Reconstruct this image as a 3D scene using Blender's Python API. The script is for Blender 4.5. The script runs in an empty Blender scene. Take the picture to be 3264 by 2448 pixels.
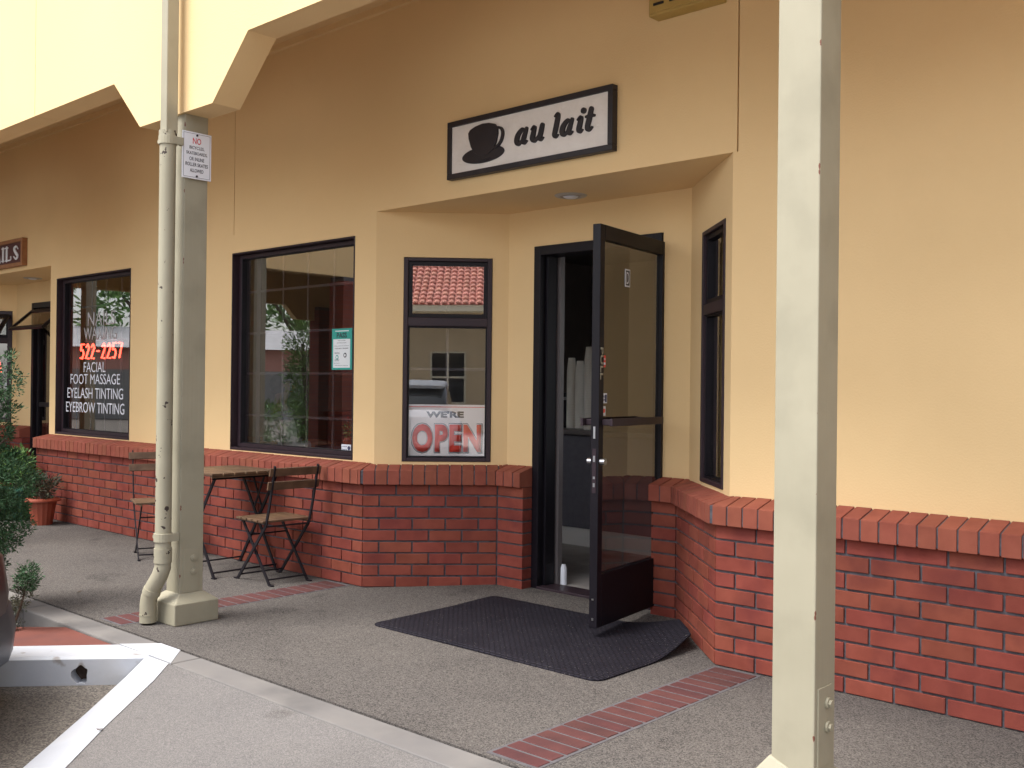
import bpy, bmesh, math, random
from mathutils import Vector, Matrix
from mathutils.geometry import tessellate_polygon
random.seed(7)
sc = bpy.context.scene
R = math.radians
# ------------------------------------------------------------------ camera
YAW, PITCH, ROLL, FPX = R(42.156), R(0.1836), R(0.6377), 3224.4
cam = bpy.data.cameras.new('camera'); camo = bpy.data.objects.new('camera', cam)
sc.collection.objects.link(camo); sc.camera = camo
fw = Vector((-math.sin(YAW)*math.cos(PITCH), math.cos(YAW)*math.cos(PITCH), math.sin(PITCH)))
r0 = Vector((math.cos(YAW), math.sin(YAW), 0)); u0 = r0.cross(fw)
rr = r0*math.cos(ROLL)+u0*math.sin(ROLL); uu = u0*math.cos(ROLL)-r0*math.sin(ROLL)
m = Matrix((rr, uu, -fw)).transposed().to_4x4(); m.translation = (0, 0, 1.25)
camo.matrix_world = m
cam.sensor_width = 36; cam.lens = FPX/3264*36; cam.clip_end = 600; cam.clip_start = 0.05
# ------------------------------------------------------------------ light
SUN_EL, SUN_AZ = R(62), R(200)     # azimuth clockwise from +Y
w = bpy.data.worlds.new('World'); sc.world = w; w.use_nodes = True
nt = w.node_tree; bg = nt.nodes['Background']
sky = nt.nodes.new('ShaderNodeTexSky'); sky.sky_type = 'NISHITA'; sky.sun_disc = False
sky.sun_elevation = SUN_EL; sky.sun_rotation = SUN_AZ; sky.dust_density = 3; sky.air_density = 1.0
hs = nt.nodes.new('ShaderNodeHueSaturation'); hs.inputs['Saturation'].default_value = .35
nt.links.new(sky.outputs[0], hs.inputs['Color']); nt.links.new(hs.outputs[0], bg.inputs['Color'])
bg.inputs['Strength'].default_value = 0.15
sun = bpy.data.lights.new('sun', 'SUN'); sun.energy = 1.7; sun.angle = R(28); sun.color = (1, .97, .92)
suno = bpy.data.objects.new('sun', sun); sc.collection.objects.link(suno)
sdir = Vector((math.sin(SUN_AZ)*math.cos(SUN_EL), math.cos(SUN_AZ)*math.cos(SUN_EL), math.sin(SUN_EL)))
suno.rotation_euler = sdir.to_track_quat('Z', 'Y').to_euler(); suno.location = (0, -20, 30)
vs = sc.view_settings
vs.view_transform = 'Standard'; vs.look = 'None'; vs.gamma = 1; vs.exposure = 1.4
# ------------------------------------------------------------------ materials
MATS = {}
def mat(name, c1, c2=None, scale=6, rough=.8, metal=0, bump=0, bscale=80, bdist=.002, detail=4,
        speck=None, sscale=200, stain=None, stscale=.8, island=0, contrast=.18, spec=.5, emit=None, coat=0, stretch=0, spots=None):
    mt = bpy.data.materials.new(name); mt.use_nodes = True; MATS[name] = mt
    n, l = mt.node_tree.nodes, mt.node_tree.links
    b = n['Principled BSDF']; b.inputs['Roughness'].default_value = rough
    b.inputs['Metallic'].default_value = metal; b.inputs['Specular IOR Level'].default_value = spec
    b.inputs['Coat Weight'].default_value = coat
    tc = n.new('ShaderNodeTexCoord'); co = tc.outputs['Object']
    def noise(s, d=4):
        q = n.new('ShaderNodeTexNoise'); q.inputs['Scale'].default_value = s; q.inputs['Detail'].default_value = d
        l.new(co, q.inputs['Vector']); return q.outputs['Fac']
    def ramp(src, a, bb):
        q = n.new('ShaderNodeMapRange'); q.inputs[1].default_value = a; q.inputs[2].default_value = bb
        l.new(src, q.inputs[0]); return q.outputs[0]
    def mix(fac, A, B, typ='MIX'):
        q = n.new('ShaderNodeMix'); q.data_type = 'RGBA'; q.blend_type = typ
        if isinstance(fac, float): q.inputs[0].default_value = fac
        else: l.new(fac, q.inputs[0])
        for i, v in ((6, A), (7, B)):
            if isinstance(v, tuple): q.inputs[i].default_value = (*v, 1)
            else: l.new(v, q.inputs[i])
        return q.outputs[2]
    col = mix(ramp(noise(scale, detail), .5-contrast, .5+contrast), tuple(c1), tuple(c2 or c1))
    if stain: col = mix(ramp(noise(stscale, 6), .5, .75), col, tuple(stain))
    if spots:
        sn = noise(spots[1], 3); col = mix(ramp(sn, spots[2], spots[2]+.07), col, tuple(spots[0]))
    if speck:
        vo = n.new('ShaderNodeTexVoronoi'); vo.inputs['Scale'].default_value = sscale; l.new(co, vo.inputs['Vector'])
        sp = n.new('ShaderNodeSeparateColor'); l.new(vo.outputs['Color'], sp.inputs[0])
        col = mix(ramp(sp.outputs[0], .0, 1.0), mix(.65, col, tuple(speck[0])), mix(.65, col, tuple(speck[1])))
    if island:
        g = n.new('ShaderNodeNewGeometry')
        h = n.new('ShaderNodeHueSaturation'); q = n.new('ShaderNodeMapRange')
        q.inputs[3].default_value = 1-island; q.inputs[4].default_value = 1+island
        l.new(g.outputs['Random Per Island'], q.inputs[0]); l.new(q.outputs[0], h.inputs['Value'])
        q2 = n.new('ShaderNodeMath'); q2.operation = 'FRACT'; q3 = n.new('ShaderNodeMath'); q3.operation = 'MULTIPLY'
        q3.inputs[1].default_value = 17.3; l.new(g.outputs['Random Per Island'], q3.inputs[0]); l.new(q3.outputs[0], q2.inputs[0])
        q4 = n.new('ShaderNodeMapRange'); q4.inputs[3].default_value = .5-island*.05; q4.inputs[4].default_value = .5+island*.05
        l.new(q2.outputs[0], q4.inputs[0]); l.new(q4.outputs[0], h.inputs['Hue'])
        l.new(col, h.inputs['Color']); col = h.outputs[0]
    l.new(col, b.inputs['Base Color'])
    if bump:
        bp = n.new('ShaderNodeBump'); bp.inputs['Strength'].default_value = bump; bp.inputs['Distance'].default_value = bdist
        bn = noise(bscale, 5)
        if stretch:
            mpn = n.new('ShaderNodeMapping'); mpn.inputs['Scale'].default_value = (1, 1, stretch); l.new(co, mpn.inputs[0]); l.new(mpn.outputs[0], bn.node.inputs['Vector'])
        l.new(bn, bp.inputs['Height']); l.new(bp.outputs[0], b.inputs['Normal'])
    if emit:
        b.inputs['Emission Color'].default_value = (*emit[0], 1); b.inputs['Emission Strength'].default_value = emit[1]
    mt['mixfn'] = 0
    return mt
STUCCO = mat('stucco', (.74, .527, .27), (.80, .575, .30), 1.2, .9, bump=.4, bscale=110, bdist=.003, stain=(.715, .508, .255), stscale=.6)
PAINT = mat('post_paint', (.305, .28, .205), (.345, .317, .235), 3, .6, spec=.3, bump=.5, bscale=60, bdist=.002, stretch=.05, stain=(.265, .245, .18), stscale=4)
BRICK = mat('brick', (.185, .042, .027), (.24, .060, .040), 9, .85, spec=.25, bump=.5, bscale=220, bdist=.0015, island=.10, stain=(.145, .033, .026), stscale=6)
CAPB = mat('cap_brick', (.23, .056, .032), (.28, .075, .044), 12, .85, bump=.5, bscale=200, bdist=.0015, island=.08)
PAVB = mat('paver_brick', (.060, .017, .017), (.088, .025, .023), 9, .85, bump=.4, bscale=200, bdist=.001, island=.12, stain=(.085, .026, .024), stscale=6)
MORTAR = mat('mortar', (.06, .058, .07), (.125, .12, .135), 30, .95, bump=.6, bscale=150, bdist=.002)
GROUT = mat('grout', (.075, .069, .075), (.11, .102, .107), 20, .95, bump=.4, bscale=150)
AGG = mat('aggregate', (.058, .052, .052), (.120, .107, .098), 1.1, .92, spec=.15, bump=.8, bscale=160, bdist=.003, speck=((.018, .016, .017), (.19, .172, .155)), sscale=230, stain=(.024, .021, .023), stscale=1.5, spots=((.022, .019, .021), 3.1, .62))
CURBM = mat('curb_concrete', (.14, .132, .13), (.19, .177, .165), 2.5, .92, bump=.4, bscale=120, bdist=.002, stain=(.10, .094, .093), stscale=2.6)
APRON = mat('apron_concrete', (.14, .132, .132), (.175, .163, .16), 3, .92, spec=.2, bump=.5, bscale=140, bdist=.002, speck=((.08, .076, .076), (.22, .205, .195)), sscale=320, stain=(.10, .092, .088), stscale=1.6, spots=((.065, .058, .054), 4.5, .66))
ASPH = mat('asphalt', (.055, .048, .044), (.095, .082, .070), 4, .93, spec=.2, bump=.9, bscale=110, bdist=.004, speck=((.06, .055, .05), (.26, .23, .2)), sscale=150, stain=(.085, .07, .06), stscale=1.5)
BOUNCE = mat('bounce_concrete', (.40, .385, .36), (.48, .46, .43), 1.5, .9, bump=.3)  # kept pale so the unseen ground sheet bounces light
WHITEP = mat('white_paint', (.41, .425, .465), (.475, .49, .53), 5, .6, bump=.3, bscale=60, bdist=.002, stain=(.42, .42, .43), stscale=5, spots=((.28, .26, .25), 11, .66))
REDC = mat('red_concrete', (.14, .04, .028), (.17, .053, .038), 5, .9, bump=.3, bscale=90, stain=(.10, .035, .03), stscale=3)
SOIL = mat('soil', (.035, .025, .02), (.09, .06, .045), 25, 1, bump=1, bscale=40, bdist=.01, detail=8)
BLACK = mat('black_metal', (.008, .0065, .0095), (.011, .009, .013), 5, .42, bump=.08, bscale=60, spec=.2)
BRONZE = mat('window_metal', (.030, .018, .024), (.036, .022, .028), 4, .45, spec=.3, bump=.1, bscale=50)
IRON = mat('chair_iron', (.008, .007, .010), (.014, .012, .016), 20, .5, spec=.25)
WOOD = mat('acacia_wood', (.085, .048, .026), (.15, .088, .048), 14, .55, bump=.3, bscale=60, island=.15)
STEEL = mat('steel', (.5, .5, .52), None, 10, .3, 1)
SIGNBLK = mat('sign_black', (.014, .012, .016), (.02, .017, .022), 8, .5, bump=.2, bscale=60)
SIGNWHT = mat('sign_white', (.76, .72, .68), (.82, .78, .74), 9, .7, bump=1, bscale=45, bdist=.006)
PLATE = mat('plate_white', (.72, .74, .80), (.78, .80, .85), 4, .4)
INKRED = mat('ink_red', (.55, .02, .03), None, 5, .5)
INK = mat('ink_dark', (.03, .03, .04), None, 5, .5)
INKBLUE = mat('ink_navy', (.05, .06, .12), None, 5, .5)
PAPER = mat('paper', (.70, .74, .76), (.76, .79, .80), 5, .7)
TEAL = mat('teal_print', (.02, .30, .25), (.03, .34, .28), 5, .6)
VINYL = mat('white_vinyl', (.72, .74, .80), None, 5, .5)
GREYV = mat('worn_vinyl', (.46, .45, .46), (.56, .55, .56), 9, .6)
SIGNRED = mat('sign_red', (.75, .05, .03), (.82, .08, .05), 4, .4)
SIGNPNK = mat('sign_pale', (.86, .78, .78), (.9, .84, .84), 4, .35)
NEON = mat('neon_tube', (1, .1, .05), None, 5, .5, emit=((1, .06, .035), 3.2))
DKWOOD = mat('sign_wood', (.28, .12, .05), (.35, .16, .07), 12, .6)
MAROON = mat('sign_maroon', (.075, .022, .025), (.095, .03, .03), 8, .6)
TERRA = mat('terracotta_plastic', (.24, .048, .022), (.29, .06, .03), 7, .55)
GREENP = mat('green_plastic', (.012, .075, .05), (.02, .09, .06), 7, .5)
LEAF1 = mat('juniper_leaf', (.016, .055, .018), (.040, .105, .034), 6, .7, island=.45)
LEAF2 = mat('green_leaf', (.09, .19, .04), (.17, .30, .08), 4, .6, island=.45)
LEAF3 = mat('dark_leaf', (.03, .05, .025), (.07, .06, .035), 8, .6, island=.4)
BARK = mat('bark', (.06, .04, .03), (.10, .07, .05), 20, .95, bump=.8, bscale=30, bdist=.01)
MUNT = mat('muntin_metal', (.05, .038, .045), None, 5, .5)
CARRED = mat('car_paint', (.02, .004, .008), (.024, .005, .009), 3, .4, coat=.15)
CARPL = mat('bumper_plastic', (.018, .023, .038), (.022, .027, .042), 3, .4)
CARSIL = mat('silver_paint', (.45, .46, .48), (.48, .49, .5), 3, .28, metal=.5, coat=.6)
RUBBER = mat('tyre_rubber', (.02, .02, .02), None, 8, .85)
DKGLASS = mat('car_glass', (.015, .018, .02), None, 3, .06)
LAMPG = mat('lamp_lens', (.6, .6, .62), None, 3, .12)
CANW = mat('downlight_trim', (.42, .38, .33), (.5, .45, .4), 5, .5)
VENTY = mat('vent_paint', (.42, .28, .075), (.46, .31, .09), 8, .6, bump=.2)
DARK = mat('dark_void', (.012, .01, .012), None, 5, .9)
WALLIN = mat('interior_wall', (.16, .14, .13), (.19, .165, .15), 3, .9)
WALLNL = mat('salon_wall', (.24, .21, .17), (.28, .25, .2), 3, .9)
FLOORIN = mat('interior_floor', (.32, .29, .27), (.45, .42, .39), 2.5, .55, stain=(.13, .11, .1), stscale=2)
CTR = mat('counter_front', (.11, .105, .13), (.13, .125, .15), 20, .7, bump=.3)
CTRT = mat('counter_top', (.16, .14, .14), None, 8, .35)
KICK = mat('kick_board', (.7, .68, .66), None, 5, .6)
CUPM = mat('paper_cup', (.78, .73, .65), (.82, .77, .70), 8, .7)
SKIN = mat('skin', (.42, .22, .14), (.46, .25, .16), 6, .6)
HAIR = mat('hair', (.02, .014, .012), (.04, .025, .02), 30, .6)
SHIRT = mat('white_shirt', (.80, .79, .80), (.85, .84, .85), 10, .85, bump=.5, bscale=12, bdist=.01)
JEANS = mat('dark_trousers', (.02, .022, .035), (.03, .033, .05), 20, .9)
TILE = mat('roof_tile', (.62, .25, .18), (.70, .31, .235), 3, .8, bump=.3, island=.12)
CREAM = mat('cream_trim', (.62, .56, .42), (.66, .6, .46), 3, .7)
BEIGE = mat('beige_stucco', (.55, .42, .26), (.60, .46, .29), 1.5, .9, bump=.3)
REDWALL = mat('pink_siding', (.58, .27, .21), (.62, .31, .25), 2, .85)
GREYROOF = mat('grey_roofing', (.42, .41, .42), (.48, .47, .48), 3, .85)
GREYWALL = mat('grey_block', (.25, .24, .23), (.31, .30, .28), 3, .9)
YELLOW = mat('banana_yellow', (.6, .45, .03), None, 4, .6)
def glass_mat(name, ior, tint=(.82, .84, .84)):
    mt = bpy.data.materials.new(name); mt.use_nodes = True; n, l = mt.node_tree.nodes, mt.node_tree.links
    n.remove(n['Principled BSDF']); out = n['Material Output']
    t = n.new('ShaderNodeBsdfTransparent'); t.inputs[0].default_value = (*tint, 1)
    g = n.new('ShaderNodeBsdfGlossy'); g.inputs['Roughness'].default_value = .0; g.inputs[0].default_value = (.95, .96, .97, 1)
    f = n.new('ShaderNodeFresnel'); f.inputs[0].default_value = ior
    tc = n.new('ShaderNodeTexCoord'); nz = n.new('ShaderNodeTexNoise'); nz.inputs['Scale'].default_value = 1.6; nz.inputs['Detail'].default_value = 1
    l.new(tc.outputs['Object'], nz.inputs['Vector'])
    bp = n.new('ShaderNodeBump'); bp.inputs['Strength'].default_value = .04; bp.inputs['Distance'].default_value = .01
    l.new(nz.outputs[0], bp.inputs['Height']); l.new(bp.outputs[0], g.inputs['Normal'])
    mx = n.new('ShaderNodeMixShader'); gm = n.new('ShaderNodeNewGeometry'); iv = n.new('ShaderNodeMath'); iv.operation = 'SUBTRACT'; iv.inputs[0].default_value = 1; l.new(gm.outputs['Backfacing'], iv.inputs[1])
    mu = n.new('ShaderNodeMath'); mu.operation = 'MULTIPLY'; l.new(f.outputs[0], mu.inputs[0]); l.new(iv.outputs[0], mu.inputs[1])
    l.new(mu.outputs[0], mx.inputs[0]); l.new(t.outputs[0], mx.inputs[1]); l.new(g.outputs[0], mx.inputs[2])
    l.new(mx.outputs[0], out.inputs[0]); return mt
GLASS = glass_mat('window_glass', 3.5, (.95, .96, .955))
GLASSR = glass_mat('reflective_glass', 3.6, (.6, .62, .62))
GLASSL = glass_mat('clear_glass', 2.5, (.96, .97, .97))
GLASSD = glass_mat('door_glass', 2.6, (.7, .7, .68))

def chip_paint(name, chip, edge):
    """post paint with flaked spots; edge: also worn along the local z axis edge"""
    mt = PAINT.copy(); mt.name = name; n, l = mt.node_tree.nodes, mt.node_tree.links
    b = n['Principled BSDF']; src = b.inputs['Base Color'].links[0].from_socket
    tc = n.new('ShaderNodeTexCoord'); nz = n.new('ShaderNodeTexNoise'); nz.inputs['Detail'].default_value = 5
    mr = n.new('ShaderNodeMapRange'); l.new(tc.outputs['Object'], nz.inputs['Vector'])
    if edge:
        nz.inputs['Scale'].default_value = 14
        sp = n.new('ShaderNodeSeparateXYZ'); l.new(tc.outputs['Object'], sp.inputs[0])
        a = n.new('ShaderNodeMath'); a.operation = 'ABSOLUTE'; l.new(sp.outputs[0], a.inputs[0])
        a2 = n.new('ShaderNodeMath'); a2.operation = 'ABSOLUTE'; l.new(sp.outputs[1], a2.inputs[0])
        ad = n.new('ShaderNodeMath'); ad.operation = 'ADD'; l.new(a.outputs[0], ad.inputs[0]); l.new(a2.outputs[0], ad.inputs[1])
        q = n.new('ShaderNodeMath'); q.operation = 'MULTIPLY_ADD'; q.inputs[1].default_value = .05; q.inputs[2].default_value = -.0275
        l.new(nz.outputs[0], q.inputs[0])
        s = n.new('ShaderNodeMath'); s.operation = 'LESS_THAN'; l.new(ad.outputs[0], s.inputs[0]); l.new(q.outputs[0], s.inputs[1]); fac = s.outputs[0]
    else:
        nz.inputs['Scale'].default_value = 22
        z = n.new('ShaderNodeTexNoise'); z.inputs['Scale'].default_value = 2.5; l.new(tc.outputs['Object'], z.inputs['Vector'])
        ad = n.new('ShaderNodeMath'); ad.operation = 'MULTIPLY_ADD'; ad.inputs[1].default_value = .35; l.new(z.outputs[0], ad.inputs[0]); l.new(nz.outputs[0], ad.inputs[2])
        s = n.new('ShaderNodeMath'); s.operation = 'GREATER_THAN'; s.inputs[1].default_value = .835; l.new(ad.outputs[0], s.inputs[0]); fac = s.outputs[0]
    mx = n.new('ShaderNodeMix'); mx.data_type = 'RGBA'; l.new(fac, mx.inputs[0]); l.new(src, mx.inputs[6]); mx.inputs[7].default_value = (*chip, 1)
    l.new(mx.outputs[2], b.inputs['Base Color']); return mt
PAINTP = chip_paint('pipe_paint', (.05, .035, .03), False)
PAINTE = chip_paint('worn_post_paint', (.16, .06, .04), True)

def rubber_mat():
    mt = mat('ribbed_rubber', (.016, .0145, .021), (.023, .021, .029), 5, .75, spec=.12); n, l = mt.node_tree.nodes, mt.node_tree.links
    b = n['Principled BSDF']; tc = n.new('ShaderNodeTexCoord')
    br = n.new('ShaderNodeTexBrick'); br.inputs['Scale'].default_value = 14; br.inputs['Mortar Size'].default_value = .05
    l.new(tc.outputs['Object'], br.inputs['Vector']); bp = n.new('ShaderNodeBump'); bp.inputs['Strength'].default_value = 1; bp.inputs['Distance'].default_value = .006
    l.new(br.outputs['Fac'], bp.inputs['Height']); bp.invert = True; l.new(bp.outputs[0], b.inputs['Normal'])
    vo = n.new('ShaderNodeTexVoronoi'); vo.inputs['Scale'].default_value = 55; l.new(tc.outputs['Object'], vo.inputs['Vector'])
    lt = n.new('ShaderNodeMath'); lt.operation = 'LESS_THAN'; lt.inputs[1].default_value = .10; l.new(vo.outputs['Distance'], lt.inputs[0])
    nz = n.new('ShaderNodeTexNoise'); nz.inputs['Scale'].default_value = 9; l.new(tc.outputs['Object'], nz.inputs['Vector'])
    g2 = n.new('ShaderNodeMath'); g2.operation = 'GREATER_THAN'; g2.inputs[1].default_value = .46; l.new(nz.outputs[0], g2.inputs[0])
    mu = n.new('ShaderNodeMath'); mu.operation = 'MULTIPLY'; l.new(lt.outputs[0], mu.inputs[0]); l.new(g2.outputs[0], mu.inputs[1])
    src = b.inputs['Base Color'].links[0].from_socket; mx = n.new('ShaderNodeMix'); mx.data_type = 'RGBA'
    mx2 = n.new('ShaderNodeMix'); mx2.data_type = 'RGBA'; mx2.inputs[7].default_value = (.008, .007, .010, 1)
    l.new(br.outputs['Fac'], mx2.inputs[0]); l.new(src, mx2.inputs[6])
    l.new(mu.outputs[0], mx.inputs[0]); l.new(mx2.outputs[2], mx.inputs[6]); mx.inputs[7].default_value = (.15, .14, .13, 1)
    l.new(mx.outputs[2], b.inputs['Base Color']); return mt
MATR = rubber_mat()
# ------------------------------------------------------------------ helpers
class MB:
    def __init__(s): s.v = []; s.f = []
    def add(s, vs_, fs):
        o = len(s.v); s.v += [tuple(q) for q in vs_]; s.f += [tuple(i+o for i in q) for q in fs]; return s
    def box(s, x0, x1, y0, y1, z0, z1, M=None):
        P = [Vector((x, y, z)) for z in (z0, z1) for y in (y0, y1) for x in (x0, x1)]
        if M: P = [M @ p for p in P]
        return s.add(P, [(0, 2, 3, 1), (4, 5, 7, 6), (0, 1, 5, 4), (2, 6, 7, 3), (0, 4, 6, 2), (1, 3, 7, 5)])
    def prism(s, poly, z0, z1):     # plan polygon; z0,z1 numbers or functions of (x,y)
        g = lambda z, p: z(p[0], p[1]) if callable(z) else z
        n = len(poly); P = [(p[0], p[1], g(z0, p)) for p in poly]+[(p[0], p[1], g(z1, p)) for p in poly]
        return s.add(P, [tuple(range(n))[::-1], tuple(range(n, 2*n))]+[(i, (i+1) % n, n+(i+1) % n, n+i) for i in range(n)])
    def xprism(s, poly, y0, y1):    # polygon in x,z extruded along y
        n = len(poly); P = [(p[0], y0, p[1]) for p in poly]+[(p[0], y1, p[1]) for p in poly]
        fs = [(i, (i+1) % n, n+(i+1) % n, n+i) for i in range(n)]
        for t in tessellate_polygon([[Vector((p[0], p[1], 0)) for p in poly]]): fs += [tuple(t), tuple(i+n for i in t[::-1])]
        return s.add(P, fs)
    def tube(s, path, r, n=10, cap=True):
        path = [Vector(p) for p in path]; rs = r if isinstance(r, (list, tuple)) else [r]*len(path)
        rings = []; a = None
        for i, p in enumerate(path):
            t = (path[min(i+1, len(path)-1)]-path[max(i-1, 0)]).normalized()
            if a is None: a = t.cross(Vector((0, 0, 1)) if abs(t.z) < .9 else Vector((1, 0, 0))).normalized()
            else:
                a2 = a-t*a.dot(t); a = a2.normalized() if a2.length > .05 else t.orthogonal().normalized()
            b = t.cross(a).normalized()
            rings.append([p+(a*math.cos(2*math.pi*k/n)+b*math.sin(2*math.pi*k/n))*rs[i] for k in range(n)])
        P = [q for rg in rings for q in rg]; fs = []
        for i in range(len(path)-1):
            for k in range(n): fs.append((i*n+k, i*n+(k+1) % n, (i+1)*n+(k+1) % n, (i+1)*n+k))
        if cap: fs += [tuple(range(n))[::-1], tuple((len(path)-1)*n+k for k in range(n))]
        return s.add(P, fs)
    def bar(s, a, b, w_, t_, up=(0, 0, 1)):   # flat bar: w_ along side, t_ along third axis
        a, b = Vector(a), Vector(b); d = (b-a).normalized(); u = Vector(up)
        if abs(d.dot(u)) > .95: u = Vector((1, 0, 0))
        q = d.cross(u).normalized()*w_/2; h = q.cross(d).normalized()*t_/2
        P = [a-q-h, a+q-h, a+q+h, a-q+h, b-q-h, b+q-h, b+q+h, b-q+h]
        return s.add(P, [(0, 1, 2, 3), (4, 7, 6, 5), (0, 4, 5, 1), (1, 5, 6, 2), (2, 6, 7, 3), (3, 7, 4, 0)])
    def lathe(s, prof, c=(0, 0, 0), n=24, fl=0):
        P = []; fs = []; k = len(prof)
        for i in range(n):
            a = 2*math.pi*i/n; rm = 1+(fl if i % 2 else 0)
            P += [(c[0]+r_*rm*math.cos(a), c[1]+r_*rm*math.sin(a), c[2]+z) for r_, z in prof]
        for i in range(n):
            j = (i+1) % n
            for q in range(k-1): fs.append((i*k+q, j*k+q, j*k+q+1, i*k+q+1))
        fs += [tuple(i*k for i in range(n))[::-1], tuple(i*k+k-1 for i in range(n))]
        return s.add(P, fs)
    def build(s, name, mt, parent=None, bevel=0, smooth=False, M=None, seg=2):
        me = bpy.data.meshes.new(name); me.from_pydata(s.v, [], s.f); me.update()
        bm = bmesh.new(); bm.from_mesh(me); bmesh.ops.recalc_face_normals(bm, faces=bm.faces)
        if smooth:
            for f in bm.faces: f.smooth = True
        bm.to_mesh(me); bm.free()
        if M: me.transform(M)
        me.materials.append(mt); return link(name, me, parent, bevel, seg, smooth)
def link(name, me, parent=None, bevel=0, seg=2, smooth=False):
    o = bpy.data.objects.new(name, me); sc.collection.objects.link(o); o.parent = parent
    if smooth:
        md = o.modifiers.new('edge', 'EDGE_SPLIT'); md.split_angle = R(38)
    if bevel:
        md = o.modifiers.new('bevel', 'BEVEL'); md.width = bevel; md.segments = seg; md.limit_method = 'ANGLE'
    return o
def tag(o, label=None, cat=None, group=None, kind=None):
    for k, v in (('label', label), ('category', cat), ('group', group), ('kind', kind)):
        if v: o[k] = v
    return o
def empty(name, loc, label, cat, group=None, rz=0):
    o = bpy.data.objects.new(name, None); sc.collection.objects.link(o); o.empty_display_size = .1
    o.location = loc; o.rotation_euler = (0, 0, rz); return tag(o, label, cat, group)
def copy_tree(o, parent=None):
    c = o.copy(); sc.collection.objects.link(c); c.parent = parent
    for ch in list(o.children): copy_tree(ch, c)
    return c
def frame(o, ex, ey):      # matrix: local x->ex, local y->ey, local z->ex x ey
    ex, ey = Vector(ex).normalized(), Vector(ey).normalized(); ez = ex.cross(ey)
    mm = Matrix((ex, ey, ez)).transposed().to_4x4(); mm.translation = Vector(o); return mm
def wallframe(o, d, inn):  # local (s, depth inward, z)
    mm = Matrix((Vector((*d, 0)), Vector((*inn, 0)), Vector((0, 0, 1)))).transposed().to_4x4(); mm.translation = Vector((*o, 0)); return mm
def text_mesh(body, W=None, H=None, ext=.0015, bold=0, shear=0, spacing=1, line=1):
    cu = bpy.data.curves.new('t', 'FONT'); cu.body = body; cu.align_x = 'CENTER'; cu.extrude = 0; cu.offset = bold; cu.shear = shear
    cu.space_character = spacing; cu.space_line = line; cu.resolution_u = 4
    o = bpy.data.objects.new('t', cu); sc.collection.objects.link(o)
    dg = bpy.context.evaluated_depsgraph_get(); me = bpy.data.meshes.new_from_object(o.evaluated_get(dg))
    bpy.data.objects.remove(o); bpy.data.curves.remove(cu)
    xs = [v.co.x for v in me.vertices]; ys = [v.co.y for v in me.vertices]
    cx, cy = (min(xs)+max(xs))/2, (min(ys)+max(ys))/2; sx = W/(max(xs)-min(xs)) if W else None; sy = H/(max(ys)-min(ys)) if H else sx
    sx = sx or sy
    for v in me.vertices: v.co = ((v.co.x-cx)*sx, (v.co.y-cy)*sy, 0)
    bm = bmesh.new(); bm.from_mesh(me)
    g = bmesh.ops.extrude_face_region(bm, geom=bm.faces[:])
    for e in g['geom']:
        if isinstance(e, bmesh.types.BMVert): e.co.z += ext
    bmesh.ops.recalc_face_normals(bm, faces=bm.faces); bm.to_mesh(me); bm.free(); me.materials.clear(); return me
def text(name, body, M, mt, parent, W=None, H=None, **k):
    me = text_mesh(body, W, H, **k); me.transform(M); me.materials.append(mt); return link(name, me, parent)
def strokes(paths, M, ext=.008, n=14):
    """paths: lists of (x,y,w); thick variable strokes as one extruded mesh; each stroke its own slightly differing height"""
    mb = MB()
    for si, p in enumerate(paths):
        h = ext+si*.00012; pts = []
        for i in range(len(p)-1):        # subdivide catmull-rom
            a = p[max(i-1, 0)]; b = p[i]; c = p[i+1]; d = p[min(i+2, len(p)-1)]
            for k in range(6):
                t = k/6
                pts.append([.5*((2*b[j])+(c[j]-a[j])*t+(2*a[j]-5*b[j]+4*c[j]-d[j])*t*t+(3*b[j]-a[j]-3*c[j]+d[j])*t**3) for j in range(3)])
        pts.append(list(p[-1])); L = []; Rr = []
        for i, q in enumerate(pts):
            a = pts[max(i-1, 0)]; b = pts[min(i+1, len(pts)-1)]; dx, dy = b[0]-a[0], b[1]-a[1]; ll = math.hypot(dx, dy) or 1
            L.append((q[0]-dy/ll*q[2]/2, q[1]+dx/ll*q[2]/2)); Rr.append((q[0]+dy/ll*q[2]/2, q[1]-dx/ll*q[2]/2))
        N = len(pts); P = [(x, y, 0) for x, y in L+Rr]+[(x, y, h) for x, y in L+Rr]; fs = []
        for i in range(N-1):
            fs += [(2*N+i, 2*N+i+1, 3*N+i+1, 3*N+i), (i, N+i, N+i+1, i+1), (i, i+1, 2*N+i+1, 2*N+i), (N+i, 3*N+i, 3*N+i+1, N+i+1)]
        mb.add(P, fs)
        for q, hh in ((pts[0], h-.00004), (pts[-1], h-.00007)):
            P = [(q[0]+q[2]/2*math.cos(2*math.pi*k/n), q[1]+q[2]/2*math.sin(2*math.pi*k/n), z) for z in (0, hh) for k in range(n)]
            mb.add(P, [tuple(range(n))[::-1], tuple(range(n, 2*n))]+[(k, (k+1) % n, n+(k+1) % n, n+k) for k in range(n)])
    return mb, M
def clip(poly, a, n_):
    out = []
    for i in range(len(poly)):
        p, q = poly[i], poly[(i+1) % len(poly)]; dp = (p[0]-a[0])*n_[0]+(p[1]-a[1])*n_[1]; dq = (q[0]-a[0])*n_[0]+(q[1]-a[1])*n_[1]
        if dp >= 0: out.append(p)
        if dp*dq < 0: t = dp/(dp-dq); out.append((p[0]+(q[0]-p[0])*t, p[1]+(q[1]-p[1])*t))
    return out
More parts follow.
